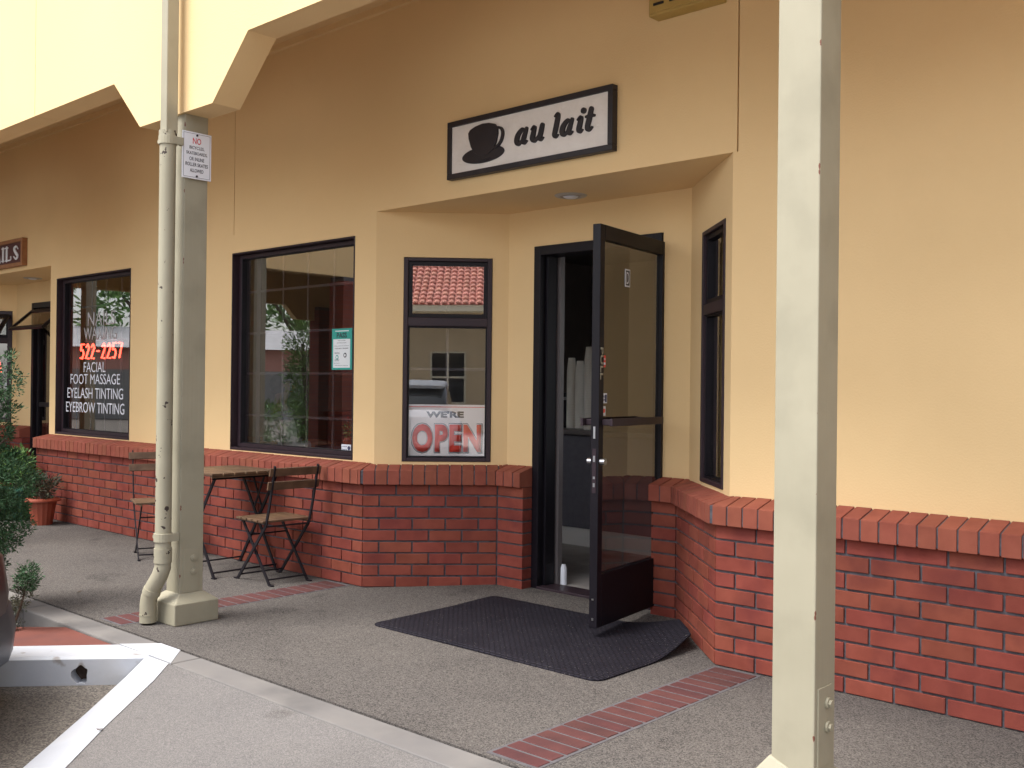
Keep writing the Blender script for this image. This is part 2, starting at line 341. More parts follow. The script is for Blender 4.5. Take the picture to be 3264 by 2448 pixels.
# ================================================================== GROUND
def ground_z(x, y): return .02*min(1, max(0, (y-4.05)/.55)) if -5.1 < x < -2.2 else 0
g = MB(); g.box(-80, 60, -70, 2.30, -.5, -.13); tag(g.build('parking_lot', ASPH), kind='structure')
g = MB(); g.box(-140, 120, -120, 80, -1.2, -.55); tag(g.build('ground', SOIL), kind='structure')
g = MB(); xs = [-16, -12, -8.3, -5.1, -4.6, -4.1, -3.6, -3.1, -2.6, -2.2, 0, 3, 9]; ys = [2.495, 3.2, 4.05, 4.25, 4.45, 4.62, 4.85]
P = [(x, y, ground_z(x, y)) for y in ys for x in xs]; nx = len(xs)
g.add(P, [(j*nx+i, j*nx+i+1, (j+1)*nx+i+1, (j+1)*nx+i) for j in range(len(ys)-1) for i in range(nx-1)])
g.add([(-16, 2.495, 0), (9, 2.495, 0), (9, 2.495, -.1), (-16, 2.495, -.1)], [(0, 1, 2, 3)])
tag(g.build('sidewalk', AGG), kind='structure')
g = MB(); g.box(-16, -9.3, 2.338, 2.484, -.3, 0); g.box(-9.295, -5.74, 2.338, 2.484, -.3, 0); g.box(-5.735, -4.15, 2.338, 2.484, -.3, 0)
g.box(-4.145, -1.3, 2.338, 2.484, -.3, 0); g.box(-1.295, 9, 2.338, 2.484, -.3, 0)
tag(g.build('curb', CURBM, bevel=.008), kind='structure')
# ramp of pale concrete running flush up to the curb
zr = lambda y: max(-.126, -(2.332-y)*.11)
Lp = [(-4.345, 2.327, 0), (-4.405, 2.25, -.100), (-4.10, 1.93, -.118), (-3.709, 1.524, -.1265), (-2.9, .73, -.1265)]
Rp = [(-4.152, 2.327, 0), (-4.01, 2.18, 0), (-3.70, 1.81, 0), (-3.50, 1.59, 0), (-2.75, .80, 0)]
Rp = [(x, y, zr(y)+.0) for x, y, _ in Rp]
g = MB(); fs = []; P = []
for p in Rp: P += [p, (9, p[1], p[2])]
for i in range(4): fs.append((2*i, 2*i+1, 2*i+3, 2*i+2))
g.add(P, fs); tag(g.build('concrete_apron', APRON), kind='structure')
g = MB(); g.add([(-2.4, .45, -.1262), (9, .45, -.1262), (30, -22, -.1262), (-12, -22, -.1262), (-12, -8, -.1262), (-8, -4.6, -.1262)], [(0, 1, 2, 3, 4, 5)]); tag(g.build('bounce_ground', BOUNCE), kind='structure')  # unseen pale sheet added to bounce light up under the arcade
g = MB(); P = []
for a, b in zip(Lp, Rp): P += [(a[0], a[1], a[2]+.002), (b[0], b[1], b[2]+.003)]
g.add(P, [(2*i, 2*i+1, 2*i+3, 2*i+2) for i in range(4)])
g.prism([(-4.632, 2.3395), (-4.345, 2.3395), (-4.155, 2.3395), (-4.325, 2.4835), (-4.505, 2.4835)], -.01, .002)
tag(g.build('parking_line', WHITEP), kind='structure')
# white kerb along the stall with a ragged drain hole
ed = Vector((-.666, -.746)); fa = Vector((-4.345, 2.333)); ba = Vector((-4.628, 2.333)); L = 3.0
fb, bb = fa+ed*L, ba+ed*L; K = wallframe(fa, ed, (-.746, .666))
hole = [(.30+.036*math.cos(t)*(1+.18*math.sin(3.1*t+1)), -.083+.042*math.sin(t)*(1+.14*math.sin(5*t))) for t in [2*math.pi*k/18 for k in range(18)]]
outer = [(0, -.16), (L, -.16), (L, -.012), (0, -.012)]
pts = outer+hole; V3 = [Vector((a, b, 0)) for a, b in pts]
tri = tessellate_polygon([V3[:4], V3[4:][::-1]])
idx = list(range(4))+list(range(4, 22))[::-1]
g = MB(); g.add([K @ Vector((a, 0, b)) for a, b in pts], [tuple(idx[i] for i in t) for t in tri])
g.add([K @ Vector((a, q, b)) for q in (0, .12) for a, b in hole], [(k, (k+1) % 18, 18+(k+1) % 18, 18+k) for k in range(18)]+[tuple(range(18, 36))])
g.add([K @ Vector(q) for q in ((0, 0, -.012), (L, 0, -.012), (L, .012, 0), (0, .012, 0))], [(0, 1, 2, 3)])
f2 = K @ Vector((0, .012, 0)); f3 = K @ Vector((L, .012, 0))
g.add([f2, f3, (bb.x, bb.y, 0), (ba.x, ba.y, 0), (bb.x, bb.y, -.16), (ba.x, ba.y, -.16)], [(0, 1, 2, 3), (3, 2, 4, 5)])
o = g.build('stall_curb', WHITEP); tag(o, kind='structure')
g = MB(); g.add([K @ Vector((a*.98+.006, .07, b*.98-.002)) for a, b in hole], [tuple(range(18))])
tag(g.build('soil_in_drain', SOIL), kind='structure')
# red cement strip behind the kerb and planting bed
q0 = ba+Vector((-.004, -.001)); q1 = ba+ed*L
g = MB(); g.prism([(q0.x-.0, 2.334), (q1.x, q1.y), (q1.x-.52, q1.y+.40), (-5.195, 2.334)], -.2, -.012)
tag(g.build('cement_strip', REDC), kind='structure')
g = MB(); nx, ny = 40, 16; P = []
for j in range(ny+1):
    for i in range(nx+1):
        P.append((-10+i*.12, 1.0+j*.0835, -.115+random.uniform(-.012, .018)))
g.add(P, [(j*(nx+1)+i, j*(nx+1)+i+1, (j+1)*(nx+1)+i+1, (j+1)*(nx+1)+i) for j in range(ny) for i in range(nx)])
tag(g.build('planting_bed', SOIL), kind='structure')
# brick bands across the walk
for x0, x1, ya in ((-2.369, -2.160, 2.53), (-5.20, -4.992, 2.53)):
    g = MB(); g.box(x0-.012, x1+.012, ya-.012, 4.02, -.02, .0015)
    root = g.build('brick_band', GROUT); tag(root, kind='structure')
    g = MB(); y = ya; k = 0
    while y+.07 < 4.02:
        j = random.uniform(-.002, .002); g.box(x0+.002+j, x1-.002+j, y+.003, y+.068, -.01, .004+random.uniform(-.0006, .0006)); y += .0775
    g.build('brick', PAVB, root, bevel=.002)
# ================================================================== BUILDING
bld = empty('storefront_building', (-3.6, 4.13, 0), 'yellow stucco shop building with red brick base, arcade posts and a recessed glass door', 'building')
BI = Matrix.Translation((3.6, -4.13, 0))
_b = MB.build
def B(mb, name, mt, parent=bld, bevel=0, smooth=False):   # part of the building: mesh in building-local coordinates
    return _b(mb, name, mt, parent, bevel, smooth, M=BI)
def panel(mb, F, s0, s1, z0, z1, holes=(), t=.12):
    xs_ = sorted({s0, s1, *[h[0] for h in holes], *[h[1] for h in holes]})
    for a, b in zip(xs_, xs_[1:]):
        hs_ = sorted([h for h in holes if h[0] <= a+1e-6 and h[1] >= b-1e-6], key=lambda h: h[2]); z = z0
        for h in hs_:
            if h[2] > z: mb.box(a, b, 0, t, z, h[2], F)
            z = h[3]
        if z < z1: mb.box(a, b, 0, t, z, z1, F)
FM = wallframe((0, 4.13), (1, 0), (0, 1)); s2 = math.sqrt(.5)
FL = wallframe((-4.90, 4.13), (s2, s2), (-s2, s2)); FR = wallframe((-2.97, 4.72), (s2, -s2), (s2, s2)); FI = wallframe((0, 4.72), (1, 0), (0, 1))
FL2 = wallframe((-12.44, 4.13), (s2, s2), (-s2, s2))
BW = (-6.53, -5.11, .77, 2.212); NW = (-9.47, -8.055, .77, 2.214)
DLW = (.172, .732, .775, 2.062); DRW = (.265, .72, .775, 2.062); NLW = (.20, .79, .79, 2.05)
SO = 2.344
g = MB()
panel(g, FM, -9.60, -4.90, .66, SO, [BW, NW]); panel(g, FM, -2.38, 9, .66, SO); panel(g, FM, -17, -12.44, .66, SO)
panel(g, FL, 0, .8344, .66, SO, [DLW]); panel(g, FR, 0, .8344, .66, SO, [DRW])
panel(g, FI, -4.31, -4.09, .66, SO); panel(g, FI, -3.15, -2.97, .66, SO); panel(g, FI, -4.09, -3.15, 2.12, SO)
panel(g, FL2, 0, .8344, .66, SO, [NLW]); panel(g, FI, -11.85, -11.42, .66, SO); panel(g, FI, -10.48, -10.19, .66, SO); panel(g, wallframe((-10.19, 4.72), (s2, -s2), (s2, s2)), 0, .8344, .66, SO); panel(g, FI, -11.42, -10.48, 2.12, SO)
panel(g, FM, -17, -6.515, SO, 3.75); panel(g, FM, -6.509, -2.361, SO, 3.75); panel(g, FM, -2.353, 9, SO, 3.75)
g.box(-17, 9, 4.15, 4.24, SO+.03, 3.74)
g.prism([(-4.78, 4.25), (-2.5, 4.25), (-2.9, 4.84), (-4.38, 4.84)], SO, SO+.02)
g.prism([(-12.3, 4.25), (-9.72, 4.25), (-10.13, 4.84), (-11.9, 4.84)], SO, SO+.02)
B(g, 'stucco_wall', STUCCO)
# ceiling, beam, posts
g = MB(); g.box(-17, 1.6, 2.9, 4.13, 3.62, 3.8); B(g, 'arcade_ceiling', STUCCO)
g = MB(); g.box(-17, 1.6, 4.10, 4.13, 3.58, 3.62); B(g, 'ceiling_moulding', STUCCO)
PX = [-11.93, -8.41, -4.89, -1.372]
prof = [(-17, 2.955)]
for p in PX: prof += [(p-.68, 2.955), (p-.375, 2.66), (p+.36, 2.66), (p+.67, 2.955)]
prof += [(1.6, 2.955), (1.6, 4.9), (-17, 4.9)]
segs = [(-13.2, -6.64), (-6.635, 1.6)]
for a, b in segs:
    pr = [(a, 2.955)]+[q for q in prof[1:-3] if a < q[0] < b]+[(b, 2.955), (b, 4.9), (a, 4.9)]
    g = MB(); g.xprism(pr, 2.74, 2.90); B(g, 'fascia_beam', STUCCO)
def post(px, w_=.135, zl=.155, zrr=.155):
    x1 = px+.0675; x0 = x1-w_; y0 = 2.755
    g = MB(); g.box(-w_, 0, 0, w_, .10, 2.665); n = 26
    me_o = g.build('post', PAINTE, bld, bevel=.004); me_o.location = (x1+3.6, y0-4.13, 0)
    g = MB(); a = .06; g.box(x0-a, x1+a, y0-a, y0+w_+a, 0, .114 if zl == zrr else .096); 
    lo = [(x0-a+.003, y0-a+.003), (x1+a-.003, y0-a+.003), (x1+a-.003, y0+w_+a-.003), (x0-a+.003, y0+w_+a-.003)]; hi = [(x0-.004, y0-.004), (x1+.004, y0-.004), (x1+.004, y0+w_+.004), (x0-.004, y0+w_+.004)]
    g.add([(*q, .113 if zl == zrr else .095) for q in lo]+[(*q, z) for q, z in zip(hi, (zl, zrr, zrr, zl))], [(0, 1, 2, 3), (4, 7, 6, 5)]+[(i, (i+1) % 4, 4+(i+1) % 4, 4+i) for i in range(4)])
    f = g.build('footing', PAINTE, me_o, bevel=.006, M=Matrix.Translation((-x1, -y0, 0)))
    g = MB()
    yb = y0+w_*.55
    g.box(x1-.001, x1+.004, y0+.018, y0+w_-.03, .155, .385)
    for zb in (.30, .355-.0):
        pass
    for zb in (.265, .335):
        g.tube([(x1+.004, yb, zb), (x1+.012, yb, zb)], .017, 12); g.tube([(x1+.012, yb, zb), (x1+.020, yb, zb)], .011, 6)
    g.build('bolt_plate', PAINTE, me_o, bevel=.0015, M=Matrix.Translation((-x1, -y0, 0)))
for p in PX: post(p if p != -4.89 else -4.882, **({'zl': .168, 'zrr': .108} if p == -1.372 else {}))
# ---- brick base
BRO_L = [(-10.48, 4.62), (-10.23, 4.62), (-9.64, 4.03), (-4.885, 4.03), (-4.295, 4.62), (-4.085, 4.62)]
BRO_R = [(-3.145, 4.62), (-2.985, 4.62), (-2.395, 4.03), (9, 4.03)]
BRO_N = [(-16, 4.03), (-12.42, 4.03), (-11.83, 4.62), (-11.42, 4.62)]
def offs(pl, d):   # offset outward (towards -y side)
    out = []
    for i, p in enumerate(pl):
        ns = []
        for a, b in ((i-1, i), (i, i+1)):
            if 0 <= a and b < len(pl):
                dx, dy = pl[b][0]-pl[a][0], pl[b][1]-pl[a][1]; ll = math.hypot(dx, dy); ns.append((dy/ll, -dx/ll))
        if len(ns) == 1: out.append((p[0]+ns[0][0]*d, p[1]+ns[0][1]*d))
        else:
            sx, sy = ns[0][0]+ns[1][0], ns[0][1]+ns[1][1]; k = 2*d/(sx*sx+sy*sy); out.append((p[0]+sx*k, p[1]+sy*k))
    return out
def brickwork(pl, name, endl=0, endr=0, rev=()):
    mo = MB(); br = MB(); cp = MB(); cm = MB()
    f = offs(pl, -.010); b = offs(pl, -.10)
    for i in range(len(pl)-1):
        a, c = pl[i], pl[i+1]; Ls = math.hypot(c[0]-a[0], c[1]-a[1]); d = ((c[0]-a[0])/Ls, (c[1]-a[1])/Ls); nrm = (d[1], -d[0])
        F = wallframe(a, d, (-d[1], d[0]))
        t0 = .006/Ls if i == 0 else 0; t1 = 1-.006/Ls if i == len(pl)-2 else 1
        lp = lambda A, Bq, t: (A[0]+(Bq[0]-A[0])*t, A[1]+(Bq[1]-A[1])*t)
        mo.prism([lp(f[i], f[i+1], t0), lp(f[i], f[i+1], t1), lp(b[i], b[i+1], t1), lp(b[i], b[i+1], t0)], -.05, .64)
        e0 = .004 if i > 0 else 0; e1 = .004 if i < len(pl)-2 else 0
        for k in range(9):
            off = 0 if k % 2 == 0 else -.1025
            if i in rev: off += (Ls % .205)
            s = off-.205
            if Ls < .3: s = Ls-.02; br.box(e0, Ls-e1, 0, .095, k*.0715+.005, k*.0715+.066, F)
            while s < Ls:
                u0, u1 = max(s+.005, e0), min(s+.200, Ls-e1)
                if Ls-e1-u1 < .03: u1 = Ls-e1
                if u1-u0 > .022:
                    j = random.uniform(-.0015, .0015); z = k*.0715+.005+random.uniform(-.001, .001)
                    br.box(u0, u1, j, .095, z, z+.0610, F)
                s += .205
        # rowlock cap: front edge .03 proud, back just inside the stucco
        o0, o1 = offs(pl, .032), offs(pl, -.112)
        hi = lambda x, y, a=a, d=d: .728+.038*min(1, max(0, ((x-a[0])*-d[1]+(y-a[1])*d[0]+.032)/.135))
        lo_ = (o0[i], o1[i]); hi_ = (o0[i+1], o1[i+1])
        dl = (lo_[1][0]-lo_[0][0], lo_[1][1]-lo_[0][1]); dh = (hi_[1][0]-hi_[0][0], hi_[1][1]-hi_[0][1])
        nl = (-dl[1], dl[0]); nh = (-dh[1], dh[0])
        if nl[0]*d[0]+nl[1]*d[1] < 0: nl = (-nl[0], -nl[1])
        if nh[0]*d[0]+nh[1]*d[1] > 0: nh = (-nh[0], -nh[1])
        pts_ = lambda s0, s1, q0, q1: [(a[0]+d[0]*s-nrm[0]*q, a[1]+d[1]*s-nrm[1]*q) for s, q in ((s0, q0), (s1, q0), (s1, q1), (s0, q1))]
        g0 = 0 if i > 0 else .006; g1 = 0 if i < len(pl)-2 else .006
        m0 = clip(clip(pts_(-.3, Ls+.3, -.026, .112), (lo_[0][0]+d[0]*g0, lo_[0][1]+d[1]*g0), nl), (hi_[0][0]-d[0]*g1, hi_[0][1]-d[1]*g1), nh)
        cm.prism(m0, .645, lambda x, y: hi(x, y)-.006)
        s = -.153 if i else -.004
        while s < Ls+.15:
            q = pts_(s+.0035, s+.073, -.032+random.uniform(-.001, .001), .112)
            sh = .0025
            h0 = sh if i > 0 else 0; h1 = sh if i < len(pl)-2 else 0; A0 = (lo_[0][0]+d[0]*h0, lo_[0][1]+d[1]*h0); A1 = (hi_[0][0]-d[0]*h1, hi_[0][1]-d[1]*h1)
            q = clip(clip(q, A0, nl), A1, nh)
            if len(q) > 2:
                ar = abs(sum(q[t][0]*q[(t+1) % len(q)][1]-q[(t+1) % len(q)][0]*q[t][1] for t in range(len(q)))/2)
                jz = random.uniform(-.0012, .0012)
                if ar > .0003: cp.prism(q, .640, lambda x, y: hi(x, y)+jz)
            s += .0765
    r_ = B(mo, name, MORTAR)
    for mb_, nm, mt_ in ((br, 'brick_courses', BRICK), (cm, 'cap_mortar', MORTAR), (cp, 'brick_cap', CAPB)): B(mb_, nm, mt_, r_, bevel=.0025 if mt_ is not MORTAR else 0)
brickwork(BRO_L, 'brick_base', rev=(2,)); brickwork(BRO_R, 'brick_base'); brickwork(BRO_N, 'brick_base', rev=(0,))
# ---- windows
def window(F, h, grid_s=(), grid_z=(), split=None, fw_=.052, gl=GLASS, mt=BRONZE, thick_first=False, glsplit=None, rec=0):
    s0, s1, z0, z1 = h; g = MB(); d0, d1 = -.006, .085
    if rec:      # liner round the reveal, then the frame set back
        a_ = .012; g.box(s0+.002, s0+a_, -.004, .12, z0, z1-.002, F); g.box(s1-a_, s1-.002, -.004, .12, z0, z1-.002, F); g.box(s0+a_, s1-a_, -.004, .12, z0+.002, z0+.02, F); g.box(s0+a_, s1-a_, -.004, .12, z1-a_, z1-.002, F)
        s0 += a_; s1 -= a_; z0 += .018; z1 -= a_; d0, d1 = .05, .115; fw_ = .036
    g.box(s0+.002, s0+fw_, d0, d1, z0+.002, z1-.002, F); g.box(s1-fw_, s1-.002, d0, d1, z0+.002, z1-.002, F)
    g.box(s0+fw_, s1-fw_, d0, d1, z0+.002, z0+fw_*.85, F); g.box(s0+fw_, s1-fw_, d0, d1, z1-fw_*.8, z1-.002, F)
    if split: g.box(s0+fw_, s1-fw_, d0+.003, d1, split-.027, split+.027, F)
    wo = B(g, 'window', mt, bevel=.003)
    g = MB(); e = .0165      # inner bead, stepped back
    cells = [(z0+fw_*.85, z1-fw_*.8)] if not split else [(z0+fw_*.85, split-.027), (split+.027, z1-fw_*.8)]
    for i, (a, b) in enumerate(cells):
        m_ = e*(1.55 if (split and i == 1) else .6)
        if rec: m_ = .006
        q0, q1 = rec+.012, rec+.055
        g.box(s0+fw_, s0+fw_+m_, q0, q1, a, b, F); g.box(s1-fw_-m_, s1-fw_, q0, q1, a, b, F)
        g.box(s0+fw_+m_, s1-fw_-m_, q0, q1, a, a+m_, F); g.box(s0+fw_+m_, s1-fw_-m_, q0, q1, b-m_, b, F)
    B(g, 'glazing_bead', BLACK, wo, bevel=.002)
    for i, (a, b) in enumerate(cells):
        g = MB(); g.box(s0+fw_+.004, s1-fw_-.004, rec+.034, rec+.040, a+.004, b-.004, F)
        B(g, 'pane', (glsplit or gl) if i == 1 else gl, wo)
    if grid_s or grid_z:
        g = MB()
        for i, s in enumerate(grid_s):
            hw = .024 if (thick_first and i == 0) else .0085
            g.box(s-hw, s+hw, rec+.066, rec+.074, z0+.03, z1-.03, F)
        for z in grid_z: g.box(s0+.03, s1-.03, rec+.0675, rec+.0725, z-.0085, z+.0085, F)
        B(g, 'muntin', MUNT, wo)
    return wo
window(FM, BW, (-6.34, -6.04, -5.75, -5.46), (1.025, 1.33, 1.625, 1.93), thick_first=True, rec=.04)
window(FM, NW, (-9.27, -8.986, -8.714, -8.424), (1.94,), gl=GLASS, rec=.04)
window(FL, DLW, (.45,), (1.84, 1.36), split=1.656, fw_=.03, gl=GLASSL, glsplit=GLASSR)
window(FR, DRW, split=1.656, fw_=.03)
window(FL2, NLW, split=1.72)
# hinged-out awning sashes of the far shop
def sash(F, s0, s1, zt, L_, ang):
    Fx = F @ Matrix.Translation((s0, -.03, zt)) @ Matrix.Rotation(-ang, 4, 'X')
    g = MB(); w_ = s1-s0
    g.box(0, .04, -.015, .015, -L_, 0, Fx); g.box(w_-.04, w_, -.015, .015, -L_, 0, Fx); g.box(.04, w_-.04, -.015, .015, -.04, 0, Fx); g.box(.04, w_-.04, -.015, .015, -L_, -L_+.04, Fx)
    so = B(g, 'awning_sash', BLACK, bevel=.003); g = MB(); g.box(.04, w_-.04, -.004, .004, -L_+.04, -.04, Fx); B(g, 'pane', GLASS, so)
sash(FL2, .22, .77, 2.0, .36, R(48)); 
# ---- shop door frame
def doorframe(x0, x1, zt, yb=4.705, mt=BLACK, dep=.15):
    g = MB(); g.box(x0+.002, x0+.055, yb, yb+dep, 0, zt-.002); g.box(x1-.05, x1-.002, yb, yb+dep, 0, zt-.002); g.box(x0+.055, x1-.05, yb, yb+dep, zt-.06, zt-.002)
    g.box(x0+.055, x0+.075, yb+.05, yb+dep-.01, 0, zt-.06)
    do = B(g, 'door_frame', mt, bevel=.003); g = MB(); g.box(x0+.055, x1-.05, yb-.01, yb+dep, .005, .034); B(g, 'threshold', BRONZE, do, bevel=.004); return do
doorframe(-4.09, -3.15, 2.12); doorframe(-11.42, -10.48, 2.12)
g = MB(); g.box(-4.035, -4.0, 4.86, 4.90, .02, 2.4); B(g, 'inner_jamb', CTRT)
g = MB(); g.box(-11.35, -11.30, 4.74, 4.79, .04, 2.06); g.box(-10.6, -10.54, 4.74, 4.79, .04, 2.06); g.box(-11.30, -10.6, 4.745, 4.785, .04, .3); g.box(-11.3, -10.6, 4.745, 4.785, 1.9, 2.06); g.box(-11.3, -10.6, 4.745, 4.785, .98, 1.03)
fd = B(g, 'door', BLACK, bevel=.003); g = MB(); g.box(-11.3, -10.6, 4.76, 4.766, .3, 1.9); B(g, 'pane', GLASSD, fd)
sash(FI, -11.36, -10.52, 2.03, .33, R(48))
# ---- open glass door leaf (local: s from free edge to hinge, d away from exterior face, z)
Fx_, Hx_ = Vector((-3.036, 3.995)), Vector((-3.145, 4.75)); dd = (Hx_-Fx_).normalized(); LL = .755
DF = wallframe(Fx_, dd, (-dd.y, dd.x))      # inward = away from exterior (towards -x)
z0, z1 = .062, 2.066
g = MB(); st = .048
g.box(0, st, 0, .045, z0, z1, DF); g.box(LL-st, LL, 0, .045, z0, z1, DF); g.box(st, LL-st, 0, .045, z0, .325, DF); g.box(st, LL-st, 0, .045, z1-.075, z1, DF)
door = B(g, 'door', BLACK, bevel=.003)
g = MB(); g.box(st+.001, LL-st-.001, .019, .026, .326, z1-.076, DF); B(g, 'door_glass', GLASSD, door)
g = MB()
for a, b in ((.03, .055), (.56, .585)): g.box(a, b, -.05, -.001, 1.066, 1.096, DF)
g.box(.02, .60, -.066, -.05, 1.062, 1.10, DF)
for a, b in ((.03, .055), (.56, .585)): g.box(a, b, .046, .09, 1.066, 1.096, DF)
g.box(.0, .60, .09, .106, 1.062, 1.10, DF); B(g, 'push_bar', BRONZE, door, bevel=.003)
for a, b in ((-.001, -.028), (.046, .07)):
    g = MB(); g.tube([DF @ Vector((.022, a, .886)), DF @ Vector((.022, b, .886))], .016, 14); B(g, 'lock_cylinder', STEEL, door, smooth=True)
g = MB(); g.box(-.0025, -.0005, .012, .033, .73, .95, DF)
B(g, 'latch_plate', BRONZE, door)
for z_, h_ in ((.885, .03), (.80, .012), (.76, .02), (1.0, .06), (.10, .012), (.20, .008)):
    g = MB(); g.box(-.004, -.0026, .017, .028, z_, z_+h_, DF); B(g, 'latch_bolt', STEEL, door)
text('push_pull_lettering', 'PULL', BI @ frame(DF @ Vector((.0225, -.0015, 1.372)), (0, 0, -1), -Vector((*dd, 0))*-1 if False else (dd.x, dd.y, 0)), MATS['post_paint'], door, W=.16, H=.028, bold=.02)
# D plate, stickers on the door glass (lie on the glass: top-level)
def plate(name, F, s0, s1, z0, z1, d, mt, label, cat, group=None, th=.0015):
    c = F @ Vector(((s0+s1)/2, d, z0)); ex = (F.to_3x3() @ Vector((1, 0, 0)))
    o = empty(name, c, label, cat, group); P = Matrix.Translation(-c)
    g = MB(); g.box(s0, s1, d-th, d, z0, z1, F); g.build('backing', mt, o, M=P)
    def tx(body, s, z, W, H, m2, nm='lettering', **k):
        M = P @ frame(F @ Vector((s, d-th-.0004, z)), ex, (0, 0, 1)); return text(nm, body, M, m2, o, W, H, ext=.0005, **k)
    def bx(a, b, za, zb, m2, nm='print', dz=.0006):
        g = MB(); g.box(a, b, d-th-dz, d-th-.00001, za, zb, F); return g.build(nm, m2, o, M=P)
    return o, tx, bx, P
gd = .0175
o, tx, bx, P_ = plate('unit_letter_plate', DF, .296, .350, 1.780, 1.872, gd, PLATE, 'white edged letter D plate high on the open door glass', 'sign')
bx(.302, .344, 1.787, 1.865, INK); tx('D', .323, 1.826, .028, .062, PLATE, bold=.0)
o, tx, bx, P_ = plate('door_sticker', DF, .056, .094, 1.355, 1.415, gd, SIGNRED, 'red sticker with white band near the edge of the open door glass', 'sticker', 'stickers on the door glass')
bx(.060, .090, 1.368, 1.38, PLATE); tx('OPEN', .075, 1.396, .028, .010, PLATE)
o, tx, bx, P_ = plate('door_sticker', DF, .056, .112, 1.175, 1.225, gd, PLATE, 'white square sticker with a navy corner above the push bar on the door', 'sticker', 'stickers on the door glass')
bx(.090, .108, 1.18, 1.218, INKBLUE); tx('CARDS', .074, 1.208, .028, .010, INKBLUE); tx('TAKEN', .074, 1.192, .028, .010, INKBLUE)
o, tx, bx, P_ = plate('door_sticker', DF, .056, .098, 1.112, 1.16, gd, KICK, 'small sticker with two red discs just above the push bar', 'sticker', 'stickers on the door glass')
for q in (.068, .082):
    g = MB(); g.tube([DF @ Vector((q, gd-.0016, 1.137)), DF @ Vector((q, gd-.0024+q*.004, 1.137))], .011, 16); g.build('print', SIGNRED, o, M=P_)
# ---- downspout
g = MB(); pc = (-4.838, 2.672)
g.tube([(pc[0], pc[1], 2.53), (pc[0], pc[1], .34)], .041, 20)
o1 = B(g, 'downspout', PAINTP, smooth=True)
g = MB(); g.tube([(pc[0], pc[1], .342), (pc[0], pc[1], .30), (pc[0]-.012, pc[1]-.010, .255), (pc[0]-.050, pc[1]-.026, .19), (pc[0]-.072, pc[1]-.034, .14), (pc[0]-.078, pc[1]-.036, .10), (pc[0]-.079, pc[1]-.036, .012)], [.0415, .0415, .0415, .042, .0425, .0425, .0425], 20)
B(g, 'elbow', PAINTP, o1, smooth=True)
for q_, r_ in (([(0, 0, .40), (0, 0, .325)], .0455), ([(-.052, -.026, .186), (-.062, -.030, .160)], .046), ([(-.079, -.036, .055), (-.079, -.036, .048)], .0445), ([(0, 0, 2.555), (0, 0, 2.49)], .0455)):
    g = MB(); g.tube([(pc[0]+a, pc[1]+b, c) for a, b, c in q_], r_, 20); B(g, 'coupling', PAINTP, o1, smooth=True)
g = MB(); g.box(-4.862, -4.798, 2.640, 2.705, 2.54, 4.9); B(g, 'square_pipe', PAINT, o1, bevel=.004)
for zc in (2.505, .455):
    g = MB(); g.tube([(pc[0], pc[1], zc-.022), (pc[0], pc[1], zc+.022)], .0475, 20); g.box(pc[0]+.02, -4.822, 2.722, 2.7545, zc-.02, zc+.02); g.box(pc[0]+.035, pc[0]+.047, 2.67, 2.735, zc-.02, zc+.02)
    g.box(pc[0]-.064, pc[0]-.042, 2.66, 2.672, zc-.018, zc+.018); g.tube([(pc[0]-.054, 2.648, zc), (pc[0]-.054, 2.684, zc)], .012, 8)
    B(g, 'pipe_strap', PAINT, o1, bevel=.0015)
# ---- recessed downlights
for cx, cy in ((-3.617, 4.475), (-10.9, 4.5)):
    g = MB(); n = 28; prof_ = [(.0, -.001), (.055, -.003), (.058, -.009), (.085, -.007), (.092, -.001)]
    g.lathe([(r_ + .001, z_) for r_, z_ in prof_], (cx, cy, SO), n); o_ = B(g, 'downlight', CANW, smooth=True)
    g = MB(); g.lathe([(.002, -.010), (.03, -.016), (.045, -.0085)], (cx, cy, SO), 20); B(g, 'lamp_lens', PLATE, o_, smooth=True)
# ---- vent box on the wall
g = MB(); g.box(-2.80, -2.42, 4.045, 4.13, 3.043, 3.33)
ve = B(g, 'wall_vent', VENTY, bevel=.006)
g = MB(); g.box(-2.79, -2.43, 4.035, 4.046, 3.055, 3.318); B(g, 'face_plate', VENTY, ve, bevel=.004)
for k in range(7):
    for a in (-2.765, -2.675, -2.585, -2.495):
        g = MB(); g.box(a, a+.06, 4.030, 4.0345, 3.085+k*.033, 3.098+k*.033); B(g, 'louvre_shade', DARK, ve, bevel=.002)  # solid dark strips on the plate stand for shade in the slots
# ---- interior
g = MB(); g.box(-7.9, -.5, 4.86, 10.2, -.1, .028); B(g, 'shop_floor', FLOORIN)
g = MB(); g.box(-7.9, -3.2, 10.2, 10.3, 0, 2.8); g.box(-3.2, 1, 10.2, 10.3, 0, .9); g.box(-3.2, 1, 10.2, 10.3, 2.6, 2.8); g.box(-8.0, -7.9, 4.25, 10.3, 0, 2.8); g.box(.9, 1, 4.25, 6.2, 0, 2.8); g.box(.9, 1, 6.2, 10.2, 0, .9); g.box(-17, 9, 4.25, 10.4, 2.8, 2.9)  # gaps in rear and right walls added so daylight brightens the shop
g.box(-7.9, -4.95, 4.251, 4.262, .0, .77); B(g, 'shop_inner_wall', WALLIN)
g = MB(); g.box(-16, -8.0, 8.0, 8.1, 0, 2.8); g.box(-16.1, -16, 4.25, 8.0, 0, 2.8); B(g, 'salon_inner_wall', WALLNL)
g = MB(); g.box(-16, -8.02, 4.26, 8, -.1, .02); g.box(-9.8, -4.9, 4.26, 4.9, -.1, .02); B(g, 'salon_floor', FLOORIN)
g = MB(); g.box(-17, 1.6, 2.95, 10.4, 3.82, 4.0); g.box(1.605, 9, 4.25, 10.4, 3.82, 4.0); B(g, 'roof_deck', GREYROOF)  # unseen roof slab, put in to block sky light
